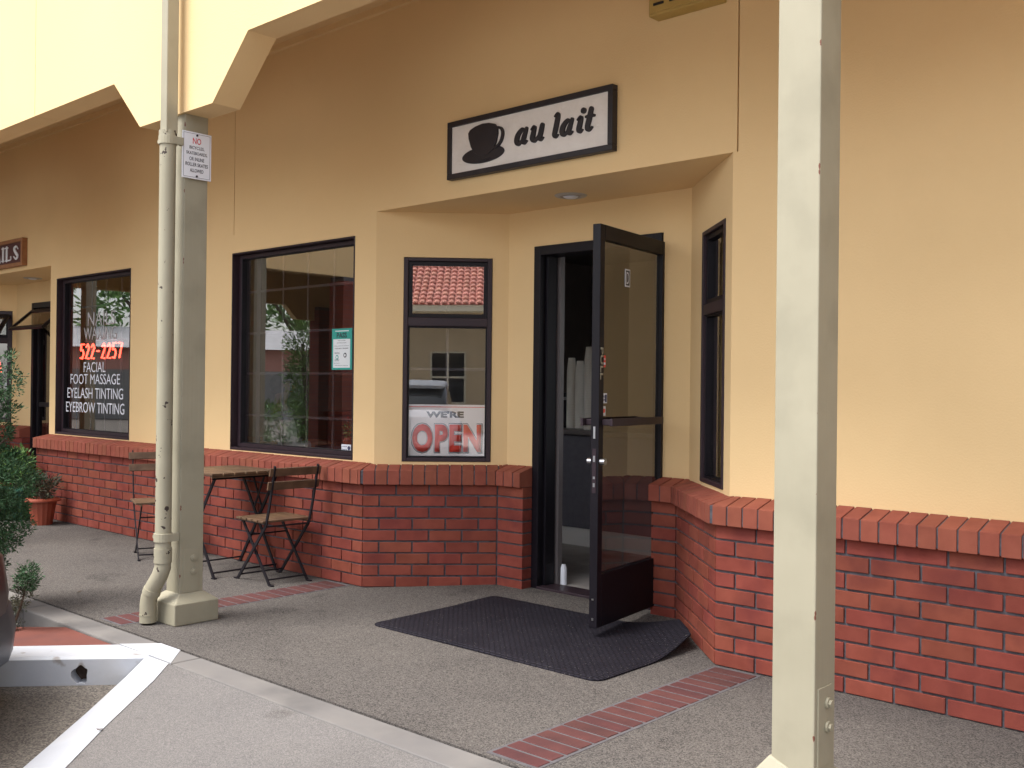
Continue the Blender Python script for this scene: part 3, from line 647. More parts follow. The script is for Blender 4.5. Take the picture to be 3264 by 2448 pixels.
# ================================================================== THINGS OUTSIDE
# shop sign
SF = wallframe((0, 4.13), (1, 0), (0, 1)); o = empty('shop_sign', (-3.63, 4.13, 2.447), 'black framed white signboard with a raised coffee cup reading au lait', 'sign'); P_ = Matrix.Translation(-o.location)
sx0, sx1, sz0, sz1, yf = -4.228, -3.040, 2.447, 2.780, 4.085
g = MB(); t = .031
g.box(sx0, sx1, yf, 4.129, sz0, sz0+t); g.box(sx0, sx1, yf, 4.129, sz1-t, sz1); g.box(sx0, sx0+t, yf, 4.129, sz0+t, sz1-t); g.box(sx1-t, sx1, yf, 4.129, sz0+t, sz1-t)
g.build('sign_frame', SIGNBLK, o, bevel=.003, M=P_)
g = MB(); g.box(sx0+t, sx1-t, yf+.012, 4.128, sz0+t, sz1-t); g.build('sign_board', SIGNWHT, o, M=P_)
FS = frame((0, yf+.012, 0), (1, 0, 0), (0, 0, 1))   # local x,y in sign plane; local +z out of wall
def st_(paths, name, ext=.010, mt=SIGNBLK):
    mb, M = strokes(paths, FS, ext); mb.build(name, mt, o, M=P_ @ FS)
def letter(c0, z0, sc_, ps, sh=.22): return [[(c0+(x+sh*y)*sc_, z0+y*sc_, w_*sc_*1.2) for x, y, w_ in p] for p in ps]
W1, W2 = .30, .17
LA = [[(.72, .78, .12), (.45, .93, .2), (.16, .62, .30), (.14, .25, .31), (.36, .06, .2), (.62, .30, .13), (.70, .60, .1)], [(.80, .93, .2), (.72, .50, .28), (.68, .18, .27), (.84, .06, .17), (1.0, .16, .1)]]
LU = [[(-.02, .80, .14), (.16, .90, .24), (.16, .5, .29), (.16, .22, .30), (.40, .07, .2), (.66, .32, .14)], [(.80, .92, .27), (.78, .5, .29), (.76, .18, .27), (.90, .06, .17), (1.04, .16, .1)]]
LL_ = [[(-.02, 1.32, .13), (.18, 1.38, .26), (.20, .9, .29), (.18, .4, .29), (.18, .17, .27), (.32, .05, .18), (.46, .14, .1)]]
LI = [[(-.04, .80, .14), (.16, .88, .25), (.16, .5, .29), (.15, .18, .27), (.30, .05, .18), (.44, .14, .1)], [(.26, 1.28, .30), (.28, 1.28, .30)]]
LT = [[(.20, 1.28, .26), (.18, .8, .29), (.15, .22, .28), (.32, .06, .19), (.52, .18, .1)], [(-.08, .86, .14), (.2, .88, .16), (.50, .87, .14)]]
S_ = .087
P1 = letter(-3.706, 2.568, S_, LA)+letter(-3.594, 2.568, S_, LU)+letter(-3.440, 2.568, S_*.98, LL_)+letter(-3.386, 2.568, S_*.95, LA)+letter(-3.275, 2.568, S_*.98, LI)+letter(-3.219, 2.568, S_*.98, LT)
st_(P1, 'lettering')
# cup and saucer relief
def lens_poly(cx, cz, rx, rz, n=40): return [(cx+rx*math.cos(2*math.pi*k/n), cz+rz*math.sin(2*math.pi*k/n)) for k in range(n)]
g = MB(); n = 40
def slab(poly, ext): 
    N = len(poly); g.add([(a, b, 0) for a, b in poly]+[(a, b, ext) for a, b in poly], [tuple(range(N, 2*N)), tuple(range(N))[::-1]]+[(i, (i+1) % N, N+(i+1) % N, N+i) for i in range(N)])
slab(lens_poly(-3.945, 2.556, .163, .047), .008)
cup = [(-4.057, 2.690), (-4.053, 2.660), (-4.035, 2.610), (-4.010, 2.575), (-3.975, 2.553), (-3.935, 2.547), (-3.895, 2.553), (-3.862, 2.575), (-3.840, 2.610), (-3.828, 2.660), (-3.832, 2.692), (-3.850, 2.712), (-3.895, 2.725), (-3.945, 2.729), (-4.0, 2.722), (-4.042, 2.708)]
slab(cup, .013); g.build('cup_emblem', SIGNBLK, o, bevel=.002, M=P_ @ FS)
mb, M = strokes([[(-3.838, 2.690, .013), (-3.806, 2.682, .013), (-3.792, 2.655, .014), (-3.800, 2.618, .014), (-3.822, 2.592, .013), (-3.850, 2.580, .013)], [(-4.0, 2.528, .003), (-3.945, 2.522, .003), (-3.89, 2.528, .003)]], FS, .0145)
mb.build('cup_handle', SIGNBLK, o, M=P_ @ FS)
# regulation sign on the post
SX = -4.8085; F_ = wallframe((SX, 2.815), (0, 1), (-1, 0))
o = empty('regulation_sign', (SX, 2.815, 2.323), 'small white metal plate reading NO bicycles, skateboards or skates, bolted to the left post', 'sign'); P_ = Matrix.Translation(-o.location)
g = MB(); g.box(-.085, .085, -.010, -.007, 2.323, 2.568, F_); po = g.build('sign_plate', PLATE, o, bevel=.0012, M=P_)
g = MB()
for a, b, c, d_ in ((-.077, .077, 2.331, 2.3325), (-.077, .077, 2.5585, 2.560), (-.077, -.0755, 2.3325, 2.5585), (.0755, .077, 2.3325, 2.5585)): g.box(a, b, -.0108, -.0101, c, d_, F_)
g.build('border', INKBLUE, o, M=P_)
def rt(body, z, W, H, mt): text('lettering', body, P_ @ frame(F_ @ Vector((0, -.0102, z)), (0, 1, 0), (0, 0, 1)), mt, o, W, H, ext=.0006, bold=.01)
rt('NO', 2.522, .048, .032, INKRED)
for b_, z_, W_ in (('BICYCLES,', 2.485, .086), ('SKATEBOARDS,', 2.456, .122), ('OR INLINE', 2.427, .086), ('ROLLER SKATES', 2.398, .130), ('ALLOWED', 2.367, .078)): rt(b_, z_, W_, .019, INK)
for z_ in (2.552, 2.338):
    g = MB(); g.tube([F_ @ Vector((0, -.0101, z_)), F_ @ Vector((0, -.015, z_))], .0055, 8); g.build('screw', INK, o, M=P_)
# salon sign on the far wall
o = empty('salon_sign', (-10.7, 4.13, 2.39), 'dark maroon signboard in a wooden frame reading NAILS above the far recess', 'sign'); P_ = Matrix.Translation(-o.location)
g = MB(); x0, x1, za, zb = -11.6, -10.13, 2.385, 2.655; t = .035
for q in ((x0, x1, za, za+t), (x0, x1, zb-t, zb), (x0, x0+t, za+t, zb-t), (x1-t, x1, za+t, zb-t)): g.box(q[0], q[1], 4.075, 4.13, q[2], q[3])
g.build('sign_frame', DKWOOD, o, bevel=.004, M=P_)
g = MB(); g.box(x0+t, x1-t, 4.095, 4.129, za+t, zb-t); g.build('sign_board', MAROON, o, M=P_)
M = P_ @ frame((-10.87, 4.094, 2.52), (1, 0, 0), (0, 0, 1))
Wn = .125; ns = []
def sl(x, pts): return [[(x+a, b, c) for a, b, c in p] for p in pts]
H = .125
ns += sl(-.66, [[(0, -H/2, .012), (0, H/2, .012)], [(0, H/2, .03), (.10, -H/2, .03)], [(.10, -H/2, .012), (.10, H/2, .012)]])
ns += sl(.06, [[(0, -H/2, .010), (.05, H/2, .014)], [(.05, H/2, .03), (.11, -H/2, .034)], [(.02, -.01, .01), (.09, -.01, .01)], [(-.02, -H/2, .01), (.02, -H/2, .01)]])
ns += sl(.25, [[(0, -H/2, .034), (0, H/2, .034)], [(-.03, -H/2, .012), (.03, -H/2, .012)], [(-.03, H/2, .012), (.03, H/2, .012)]])
ns += sl(.34, [[(0, -H/2, .034), (0, H/2, .034)], [(-.02, -H/2, .014), (.09, -H/2, .014), (.10, -.03, .014)], [(-.03, H/2, .012), (.03, H/2, .012)]])
ns += sl(.53, [[(.08, .035, .012), (.04, H/2, .016), (-.01, .04, .030), (.03, .0, .034), (.075, -.035, .032), (.035, -H/2, .018), (-.02, -.035, .012)]])
ns = [p for p in ns]
mb, _ = strokes(ns, M, .006); mb.build('lettering', PLATE, o, M=M)
# lettering on the salon window
o = empty('window_lettering', (-8.85, 4.2, .98), 'white vinyl service list ending FACIAL to EYEBROW TINTING on the far shop window', 'lettering'); P_ = Matrix.Translation(-o.location)
ys_ = 4.2025
def wl(body, z, W, H, mt=VINYL, x=-8.735, bold=.0): text('lettering', body, P_ @ frame((x*1.0128, ys_, 1.25+(z-1.25)*1.0128), (1, 0, 0), (0, 0, 1)), mt, o, W, H, ext=.0006, bold=bold)
wl('NAILS', 1.815, .52, .125, GREYV, -8.62, -.005); wl('WAXING', 1.685, .62, .115, GREYV, -8.64, -.005)
wl('FACIAL', 1.387, .42, .092); wl('FOOT MASSAGE', 1.281, .95, .092); wl('EYELASH TINTING', 1.155, 1.07, .095); wl('EYEBROW TINTING', 1.027, 1.12, .095)
# neon phone number
def neon(body, c, ex, W, H, label, name='neon_sign'):
    o = empty(name, c, label, 'neon sign'); P_ = Matrix.Translation(-Vector(c))
    SEG = {'5': [[(.9, 1), (.1, 1), (.1, .55), (.6, .6), (.9, .35), (.6, 0), (.1, .05)]], '2': [[(.1, .8), (.5, 1), (.9, .75), (.1, 0), (.95, 0)]], '-': [[(.2, .5), (.8, .5)]], '9': [[(.85, .7), (.5, 1), (.1, .7), (.5, .45), (.85, .7), (.6, 0)]],
           '7': [[(.1, 1), (.9, 1), (.4, 0)]], 'N': [[(.1, 0), (.1, 1), (.9, 0), (.9, 1)]], 'A': [[(0, 0), (.5, 1), (1, 0)], [(.2, .4), (.8, .4)]], 'I': [[(.5, 0), (.5, 1)]], 'L': [[(.1, 1), (.1, 0), (.8, 0)]], 'S': [[(.9, .9), (.5, 1), (.1, .75), (.85, .3), (.5, 0), (.05, .1)]]}
    FN = frame(c, ex, (0, 0, 1)); n_ = len(body); cw = W/n_
    for i, ch in enumerate(body):
        g = MB()
        for p in SEG.get(ch, []): g.tube([P_ @ FN @ Vector((-W/2+(i+.12+a*.7)*cw+(.12*b)*cw, -H/2+b*H, 0)) for a, b in p], .0085, 6)
        if g.v: g.build('neon_tube', NEON, o)
    g = MB(); g.tube([P_ @ FN @ Vector((-W/2, H/2+.03, -.03)), P_ @ FN @ Vector((W/2, H/2+.03, -.03))], .004, 6); g.build('bracket', INK, o)
neon('522-2257', (-8.775, 4.222, 1.533), (1, 0, 0), .82, .13, 'red neon phone number 522-2257 glowing inside the far shop window')
neon('NAILS', (-12.05, 4.72, 1.44), (s2, s2, 0), .62, .16, 'red neon word glowing behind the farthest window, partly hidden by the shrub')
# permits and stickers on the cafe window
FMN = Matrix.Translation((0, .04, 1.25)) @ Matrix.Diagonal((1.0105, 1, 1.0105, 1)) @ Matrix.Translation((0, 0, -1.25)) @ FM
o, tx, bx, P_ = plate('inspection_notice', FMN, -5.375, -5.165, 1.352, 1.622, .033, TEAL, 'green edged inspection notice with the word PASS at the right side of the cafe window', 'notice')
bx(-5.36, -5.185, 1.365, 1.553, PAPER, 'paper_sheet', dz=.0004)
tx('PASS', -5.272, 1.578, .105, .034, INK, bold=.02)
bx(-5.34, -5.20, 1.603, 1.609, PAPER)
def tl(body, s, z, W, H, m2=INK):
    M = P_ @ frame(FMN @ Vector((s, .033-.0022, z)), (1, 0, 0), (0, 0, 1)); text('lettering', body, M, m2, o, W, H, ext=.0003)
for b_, z_, W_, H_ in (('notice to the public', 1.543, .08, .006), ('food safety program', 1.528, .10, .007), ('this facility was inspected and has passed all requirements', 1.508, .155, .005), ('FOOD SAFETY PROGRAM', 1.492, .14, .008), ('report and score\non file for review', 1.462, .055, .012), ('see website for\nfurther details', 1.415, .05, .012), ('date of inspection', 1.395, .06, .005), ('county health services department', 1.380, .14, .005)): tl(b_, -5.272 if W_ > .06 else -5.318, z_, W_, H_)
for s_, z_, r_, m2 in ((-5.235, 1.447, .016, INK), (-5.325, 1.430, .0, INK), (-5.318, 1.434, .015, TEAL)):
    if r_:
        g = MB(); g.tube([FMN @ Vector((s_, .0305, z_)), FMN @ Vector((s_, .0300, z_))], r_, 18); so_ = g.build('seal', m2, o, M=P_)
        g = MB(); g.tube([FMN @ Vector((s_, .0299, z_)), FMN @ Vector((s_, .0294, z_))], r_*.6, 18); g.build('seal', PAPER, o, M=P_)
o, tx, bx, P_ = plate('window_sticker', FMN, -5.262, -5.166, .820, .866, .033, PLATE, 'small white sticker with a navy circle in the bottom right corner of the cafe window', 'sticker')
tx('accepted', -5.23, .852, .05, .010, INKBLUE); tx('here', -5.23, .834, .05, .010, INKBLUE)
g = MB(); g.tube([FMN @ Vector((-5.184, .0312, .843)), FMN @ Vector((-5.184, .0305, .843))], .014, 18); g.build('seal', INKBLUE, o, M=P_)
tx('C', -5.184, .843, .012, .016, PLATE)
# OPEN sign in angled window
dd_ = .050
o, tx, bx, P_ = plate('open_sign', FL, .195, .712, .805, 1.135, dd_, SIGNPNK, "white plastic sign reading WE'RE OPEN in red, standing inside the angled window", 'sign', th=.003)
for a, b, c, d_ in ((.205, .702, 1.118, 1.122), (.205, .209, .81, 1.118), (.698, .702, .81, 1.118)): bx(a, b, c, d_, SIGNRED, 'border')
tx("WE'RE", .44, 1.073, .24, .042, INK, bold=.05)
tx('OPEN', .453, .922, .455, .196, INK, bold=.075, spacing=1.12)
M = P_ @ frame(FL @ Vector((.453, dd_-.0042, .922)), FL.to_3x3() @ Vector((1, 0, 0)), (0, 0, 1)); text('lettering', 'OPEN', M, PLATE, o, .448, .189, ext=.0004, bold=.065, spacing=1.13)
M = P_ @ frame(FL @ Vector((.453, dd_-.0047, .922)), FL.to_3x3() @ Vector((1, 0, 0)), (0, 0, 1)); text('lettering', 'OPEN', M, SIGNRED, o, .438, .179, ext=.0004, bold=.05, spacing=1.15)
# far shop door notice
plate('door_notice', FI, -10.78, -10.6, 1.2, 1.52, .035, PAPER, 'white paper notice taped inside the far shop door', 'notice')
o, tx, bx, P_ = plate('welcome_sticker', FL2, .36, .74, 1.16, 1.24, .032, GREYV, 'small grey sticker reading WELCOME on the farthest window beside the shrub', 'sticker'); tx('WELCOME', .55, 1.2, .34, .05, PLATE)
# ---- door mat with a corner curled up against the brick
g = MB(); nx, ny = 60, 40; P = []; mt_th = .012
X0, X1, Y0, Y1 = -4.09, -2.60, 3.435, 4.375
def matpt(u, v):
    x = X0+(X1-X0)*u; y = Y0+(Y1-Y0)*v; r_ = .055
    for cx_, cy_, sx_, sy_ in ((X0+r_, Y0+r_, -1, -1), (X1-r_, Y0+r_, 1, -1), (X0+r_, Y1-r_, -1, 1), (X1-r_, Y1-r_, 1, 1)):
        if (x-cx_)*sx_ > 0 and (y-cy_)*sy_ > 0:
            mx_, my_ = abs(x-cx_), abs(y-cy_); q = max(mx_, my_)/math.hypot(mx_, my_); x = cx_+(x-cx_)*q; y = cy_+(y-cy_)*q
    k = (x+y)-(1.635-.42); sm = min(1, max(0, k/.5)); sm = sm*sm*(3-2*sm)   # rides up where the 45 degree brick wall pushes it
    z = ground_z(x, y)+.002+.0015*math.sin(x*6)*math.sin(y*5)+.085*sm
    k = max(0, (x+y)-(1.635-.07)); x -= k*.62; y -= k*.48; z -= .10*k
    z += .006*math.sin(x*14+y*9)*sm
    return x, y, z
for top in (1, 0):
    for j in range(ny+1):
        for i in range(nx+1):
            x, y, z = matpt(i/nx, j/ny); e = min(i, nx-i, j*1.2, (ny-j)*1.2); P.append((x, y, z+(mt_th if e >= 1 else mt_th*.45)*top))
N = (nx+1)*(ny+1); fs = []
for j in range(ny):
    for i in range(nx):
        a = j*(nx+1)+i; fs += [(a, a+1, a+nx+2, a+nx+1), (N+a, N+a+nx+1, N+a+nx+2, N+a+1)]
bd = [i for i in range(nx)]+[(j*(nx+1)+nx) for j in range(ny)]+[ny*(nx+1)+nx-i for i in range(nx)]+[(ny-j)*(nx+1) for j in range(ny)]
fs += [(bd[k], bd[(k+1) % len(bd)], N+bd[(k+1) % len(bd)], N+bd[k]) for k in range(len(bd))]
g.add(P, fs); tag(g.build('door_mat', MATR, smooth=True), 'black textured rubber mat before the shop door, one corner curled against the brick', 'mat')
for (x, y, z, a, sz, lb) in ((-3.693, 1.792, -.054, .5, .016, 'small dark dead leaf lying on the white parking line'), (-5.95, 2.75, .002, 1.9, .02, 'small brown dead leaf on the sidewalk left of the drain pipe')):
    g = MB(); c_, s_ = math.cos(a), math.sin(a); pp = [(-1, 0, .1), (-.4, .35, .0), (.3, .32, .12), (1, 0, .25), (.35, -.3, .1), (-.35, -.33, .02)]
    P = [(x+(u*c_-v*s_)*sz, y+(u*s_+v*c_)*sz, z+w_*sz) for u, v, w_ in pp]; P += [(q[0], q[1], q[2]+.0012) for q in P]
    g.add(P, [tuple(range(6))[::-1], tuple(range(6, 12))]+[(i, (i+1) % 6, 6+(i+1) % 6, 6+i) for i in range(6)]); tag(g.build('fallen_leaf', BARK), lb, 'leaf', 'dead leaves on the ground')
# ---- bistro furniture
def chair(loc, rz, label):
    t = empty('bistro_chair', loc, label, 'chair', 'folding bistro chairs', rz); S = .95
    m_ = MB()
    for i in range(5): x = -.165+i*.07; m_.box(x*S, (x+.058)*S, -.19*S, .19*S, .410*S, .425*S)
    for y in (-.15, .15): m_.box(-.16*S, .18*S, (y-.008)*S, (y+.008)*S, .398*S, .4095*S)
    m_.build('seat', WOOD, t, bevel=.003)
    for zc, xb in ((.745, -.262), (.655, -.240)):
        m_ = MB(); Mx = Matrix.Translation((xb*S, 0, zc*S)) @ Matrix.Rotation(R(-13), 4, 'Y')
        m_.box(0.003, .017, -.195*S, .195*S, -.026, .026, Mx); m_.build('backrest', WOOD, t, bevel=.003)
    for y in (-.165, .165):
        m_ = MB(); path = [(.185, 0), (0, .205), (-.165, .39), (-.205, .52), (-.268, .785)]
        for a, b in zip(path, path[1:]): m_.bar((a[0]*S, y*S, a[1]*S+.003), (b[0]*S, y*S, b[1]*S+.003), .008, .020, up=(0, 1, 0)) if False else m_.bar((a[0]*S, y*S, a[1]*S+.003), (b[0]*S, y*S, b[1]*S+.003), .020, .008, up=(0, 1, 0))
        m_.box((.185)*S, (.225)*S, y*S-.009, y*S+.009, .0, .008); m_.build('leg', IRON, t)
        m_ = MB(); yy = y*.88
        m_.bar((-.185*S, yy*S, .003), (.165*S, yy*S, .405*S), .020, .008, up=(0, 1, 0)); m_.box(-.225*S, -.185*S, yy*S-.009, yy*S+.009, 0, .008); m_.build('leg', IRON, t)
    for x, z, w_ in ((.155, .035, .165), (-.155, .035, .145), (-.165, .385, .165), (.09, .305, .145)):
        m_ = MB(); m_.tube([(x*S, -w_*S, z*S), (x*S, w_*S, z*S)], .0055, 6); m_.build('stretcher', IRON, t)
    return t
chair((-5.485, 3.80, 0), R(180-3), 'wooden slatted folding chair right of the table, its back to the shop door')
chair((-6.835, 3.74, 0), R(-21), 'wooden slatted folding chair left of the table, half hidden behind the drain pipe')
t = empty('bistro_table', (-5.99, 3.78, 0), 'square slatted wooden folding table with crossed black iron legs against the brick', 'table', rz=R(0))
m_ = MB(); Ht = .678
for i in range(7): y = -.29+i*.0835; m_.box(-.27, .27, y, y+.075, Ht-.016, Ht)
m_.box(-.262, -.240, -.285, .285, Ht-.030, Ht-.0165); m_.box(.240, .262, -.285, .285, Ht-.030, Ht-.0165); m_.build('tabletop', WOOD, t, bevel=.003)
for y in (-.235, .235):
    for sg in (1, -1):
        m_ = MB(); yy = y-.012*sg; m_.bar((.235*sg, yy, .003), (-.20*sg, yy, Ht-.03), .022, .008, up=(0, 1, 0)); m_.box(.235*sg-.02, .235*sg+.02, yy-.01, yy+.01, 0, .008); m_.build('leg', IRON, t)
        m_ = MB(); m_.bar((.10*sg, yy, Ht-.032), (-.03*sg, yy, .40), .014, .006, up=(0, 1, 0)); m_.build('brace', IRON, t)
for x, z in ((.215, .035), (-.215, .035), (.19, .635), (-.19, .635)):
    m_ = MB(); m_.tube([(x, -.24, z), (x, .24, z)], .006, 6); m_.build('stretcher', IRON, t)
# ---- foliage
def leaves(name, mt, blobs, n, size, parent=None, seed=1, spread=1.0, elong=1.6, surf=.35):
    rd = random.Random(seed); mb = MB(); tot = sum(b[3]*b[4]*b[5] for b in blobs)
    for b in blobs:
        k_ = int(n*b[3]*b[4]*b[5]/tot); ncl = max(3, k_//26)
        for c in range(ncl):
            while True:
                u = [rd.uniform(-1, 1) for _ in range(3)]; q = sum(a*a for a in u)
                if q <= 1 and q > surf*rd.random(): break
            cc = Vector((b[0]+u[0]*b[3], b[1]+u[1]*b[4], b[2]+u[2]*b[5])); out = Vector(u).normalized() if q else Vector((0, 0, 1))
            for j in range(26):
                d = Vector([rd.gauss(0, 1) for _ in range(3)]).normalized(); p = cc+d*size*2.4*rd.random()*spread
                a = (d+out*.7+Vector((0, 0, .4))).normalized(); s = a.cross(Vector([rd.gauss(0, 1) for _ in range(3)])).normalized()
                l_ = size*elong*rd.uniform(.6, 1.3); w_ = size*.5*rd.uniform(.6, 1.2)
                mb.add([p, p+a*l_*.5+s*w_*.5, p+a*l_, p+a*l_*.5-s*w_*.5], [(0, 1, 2, 3)])
    return mb.build(name, mt, parent)
P0 = Vector((-5.85, 2.11, -.1)); sh = empty('juniper_shrub', P0, 'tall dark green conifer shrub at the left edge growing from the bed', 'shrub')
leaves('foliage', LEAF1, [(.02, .03, 1.38, .21, .22, .17), (-.02, 0, 1.12, .19, .26, .22), (0, .02, .80, .33, .31, .22), (.0, .0, .58, .30, .30, .20), (-.06, 0, .36, .20, .22, .16)], 34000, .017, sh, 3, elong=1.3, surf=.15, spread=.8)
m_ = MB(); m_.tube([(0, 0, 0), (.02, .02, .4), (0, 0, .9), (-.03, 0, 1.3)], [.035, .028, .018, .006], 8)
for a in range(7): m_.tube([(0, 0, .15+.12*a), (.2*math.cos(a*2.3), .2*math.sin(a*2.3), .3+.13*a)], [.010, .004], 5)
m_.build('trunk', BARK, sh)
sp_ = empty('seedling_sprig', (-5.25, 2.16, -.12), 'little green conifer sprig beside the dark car in the planting bed', 'plant')
leaves('foliage', LEAF1, [(.02, 0, .41, .05, .05, .035), (-.01, .0, .36, .06, .06, .04)], 1300, .011, sp_, 5); leaves('dry_foliage', LEAF3, [(-.05, -.01, .28, .055, .055, .10), (-.09, -.04, .16, .05, .05, .12)], 1300, .011, sp_, 6)
m_ = MB(); m_.tube([(-.12, -.06, 0), (-.05, -.02, .2), (.02, 0, .38)], [.008, .006, .003], 6); m_.tube([(-.07, -.03, .15), (-.08, .02, .3)], [.005, .002], 5); m_.build('trunk', BARK, sp_)
def pot(name, loc, h, r0_, r1_, mt, label, leafmt, blobs, n, size, seed):
    t = empty(name, loc, label, 'potted plant'); m_ = MB()
    m_.lathe([(r0_, 0), (r1_*.93, h*.86)], n=32, fl=-.035); m_.build('pot', mt, t)
    m_ = MB(); m_.lathe([(r1_*.95, h*.85), (r1_*1.22, h*.88), (r1_*1.22, h*.93), (r1_*.98, h), (r1_*.8, h*.93)], n=32); m_.build('rim', mt, t, smooth=True)
    m_ = MB(); m_.lathe([(.001, h*.9), (r1_*.82, h*.92)], n=20); m_.build('potting_soil', SOIL, t)
    leaves('foliage', leafmt, blobs, n, size, t, seed)
    m_ = MB()
    for k in range(7): a = k*.9; m_.tube([(0, 0, h*.9), (.07*math.cos(a), .07*math.sin(a), h+.12)], [.006, .003], 5)
    m_.build('stem', BARK, t)
pot('terracotta_pot_plant', (-9.02, 3.83, 0), .235, .085, .125, TERRA, 'orange fluted plastic pot with a dark leafy plant beside the brick wall', LEAF3, [(0, 0, .32, .12, .12, .08), (-.06, 0, .29, .08, .08, .06), (.12, .02, .33, .045, .045, .05)], 900, .026, 11)
pot('green_pot_plant', (-9.50, 3.80, 0), .30, .13, .15, GREENP, 'dark green plastic pot with an upright bushy plant near the far door', LEAF2, [(0, 0, .48, .14, .14, .14), (.06, 0, .55, .08, .08, .08), (-.1, .0, .4, .14, .14, .12)], 1500, .034, 12)
# ---- parked cars
def car(loc, heading, paint, low, label, group='cars parked in the stalls'):
    t = empty('parked_car', loc, label, 'car', group, math.atan2(heading[1], heading[0]))
    st = [(0.0, .44, .24, .66), (-.05, .62, .21, .70), (-.16, .76, .19, .73), (-.35, .835, .17, .765), (-.8, .86, .17, .80), (-1.3, .87, .17, .86), (-2.0, .875, .17, .90), (-2.9, .875, .17, .92), (-3.6, .865, .17, .94), (-4.05, .84, .18, .93), (-4.30, .76, .22, .88), (-4.38, .62, .30, .80)]
    def loft(st, ztf, n=22, zsplit=None):
        m_ = MB(); P = []; 
        for x, hw, za, zb in st:
            cz, hz = (za+zb)/2, (zb-za)/2
            for k in range(n):
                a = 2*math.pi*k/n; c, s = math.cos(a), math.sin(a); e = .42
                P.append((x, hw*math.copysign(abs(c)**e, c)*(1-.06*max(0, s)), cz+hz*math.copysign(abs(s)**e, s)))
        fs = [(i*n+k, i*n+(k+1) % n, (i+1)*n+(k+1) % n, (i+1)*n+k) for i in range(len(st)-1) for k in range(n)]+[tuple(range(n)), tuple((len(st)-1)*n+k for k in range(n))]
        m_.add(P, fs); return m_
    loft(st, 0).build('body', paint, t, smooth=True)
    bs = [(.03, .46, .16, .46), (-.025, .645, .14, .48), (-.14, .785, .13, .49), (-.34, .855, .13, .50), (-.52, .868, .15, .46)]
    loft(bs, 0).build('bumper', low, t, smooth=True)
    gh = [(-1.0, .60, .80, .86), (-1.6, .68, .84, 1.28), (-1.95, .66, .86, 1.42), (-2.7, .66, .88, 1.46), (-3.3, .66, .9, 1.42), (-3.95, .66, .88, 1.0)]
    loft(gh, 0).build('cabin_glass', DKGLASS, t, smooth=True)
    rf = [(-1.75, .60, 1.36, 1.42), (-2.0, .62, 1.37, 1.48), (-2.7, .62, 1.4, 1.51), (-3.3, .62, 1.38, 1.475), (-3.5, .58, 1.34, 1.40)]
    loft(rf, 0).build('roof', paint, t, smooth=True)
    for y in (-.42, .42): m_ = MB(); m_.box(-.10, .0-.02, y-.13, y+.13, .54, .64); m_.build('headlight', LAMPG, t, bevel=.03)
    for x in (-.85, -3.45):
        for y in (-.79, .79):
            m_ = MB(); m_.tube([(x, y-.1, .31), (x, y+.1, .31)], .31, 24); wh = m_.build('wheel', RUBBER, t, smooth=True)
            m_ = MB(); m_.tube([(x, y-.105, .31), (x, y+.105, .31)], .19, 14); m_.build('rim', STEEL, wh, smooth=True)
    return t
hd = Vector((-.707, .707))
car((-5.25, 1.39, -.13), hd, CARRED, CARPL, 'dark maroon car with a dull plastic bumper, only its nose showing at the left edge')
# ================================================================== THINGS INSIDE THE SHOP
t = empty('shop_counter', (-5.0, 6.15, .03), 'dark fronted serving counter with grey top and white kick board seen through the door', 'counter')
m_ = MB(); m_.box(-1.9, 3.2, 0, .7, .14, .86); m_.build('counter_front', CTR, t)
m_ = MB(); m_.box(-1.95, 3.25, -.05, .75, .86, .895); m_.build('counter_top', CTRT, t, bevel=.005)
m_ = MB(); m_.box(-1.88, 3.18, .012, .68, .0, .139); m_.build('kick_board', KICK, t)
def cups(x, y, n, label):
    o_ = empty('cup_stack', (x, y, .926), label, 'cup stack', 'stacks of paper cups on the counter'); m_ = MB(); r_ = .039; h = .013
    for k in range(n): m_.lathe([(r_*.97, k*h), (r_, k*h+.004), (r_*.985, k*h+h)], n=20)
    z = n*h; m_.lathe([(r_*.98, z), (r_*.7, z+.10), (.001, z+.101)], n=20); m_.build('paper_cups', CUPM, o_)
c0 = Vector((0, 0)); 
def ray(px, y): tt = (px-1632)/3224; D = (-.671+tt*.741, .741+tt*.671); return D[0]/D[1]*y
cups(ray(1822, 6.40), 6.40, 36, 'left stack of upturned paper cups on the counter, beside the dark jar')
cups(ray(1849, 6.40), 6.40, 34, 'middle and shortest stack of paper cups on the counter')
cups(ray(1878, 6.26), 6.26, 42, 'tallest stack of paper cups on the counter, next to the door edge')
m_ = MB(); m_.lathe([(.06, 0), (.06, .24), (.052, .26), (.054, .285), (.001, .29)], n=24); o_ = empty('coffee_dispenser', (ray(1788, 6.4), 6.40, .926), 'dark cylindrical dispenser on the counter left of the cup stacks', 'dispenser'); m_.build('canister', SIGNBLK, o_, smooth=True)
m_ = MB(); m_.lathe([(.061, .225), (.063, .23), (.063, .245), (.061, .25)], n=24); m_.build('lid_ring', STEEL, o_)
g = MB(); g.tube([(-3.972, 4.885, .028), (-3.972, 4.885, .13), (-3.972, 4.885, .155)], [.021, .020, .012], 14); tag(g.build('door_stop', PLATE, smooth=True), 'small white rounded door stop on the floor inside the threshold', 'door stop')
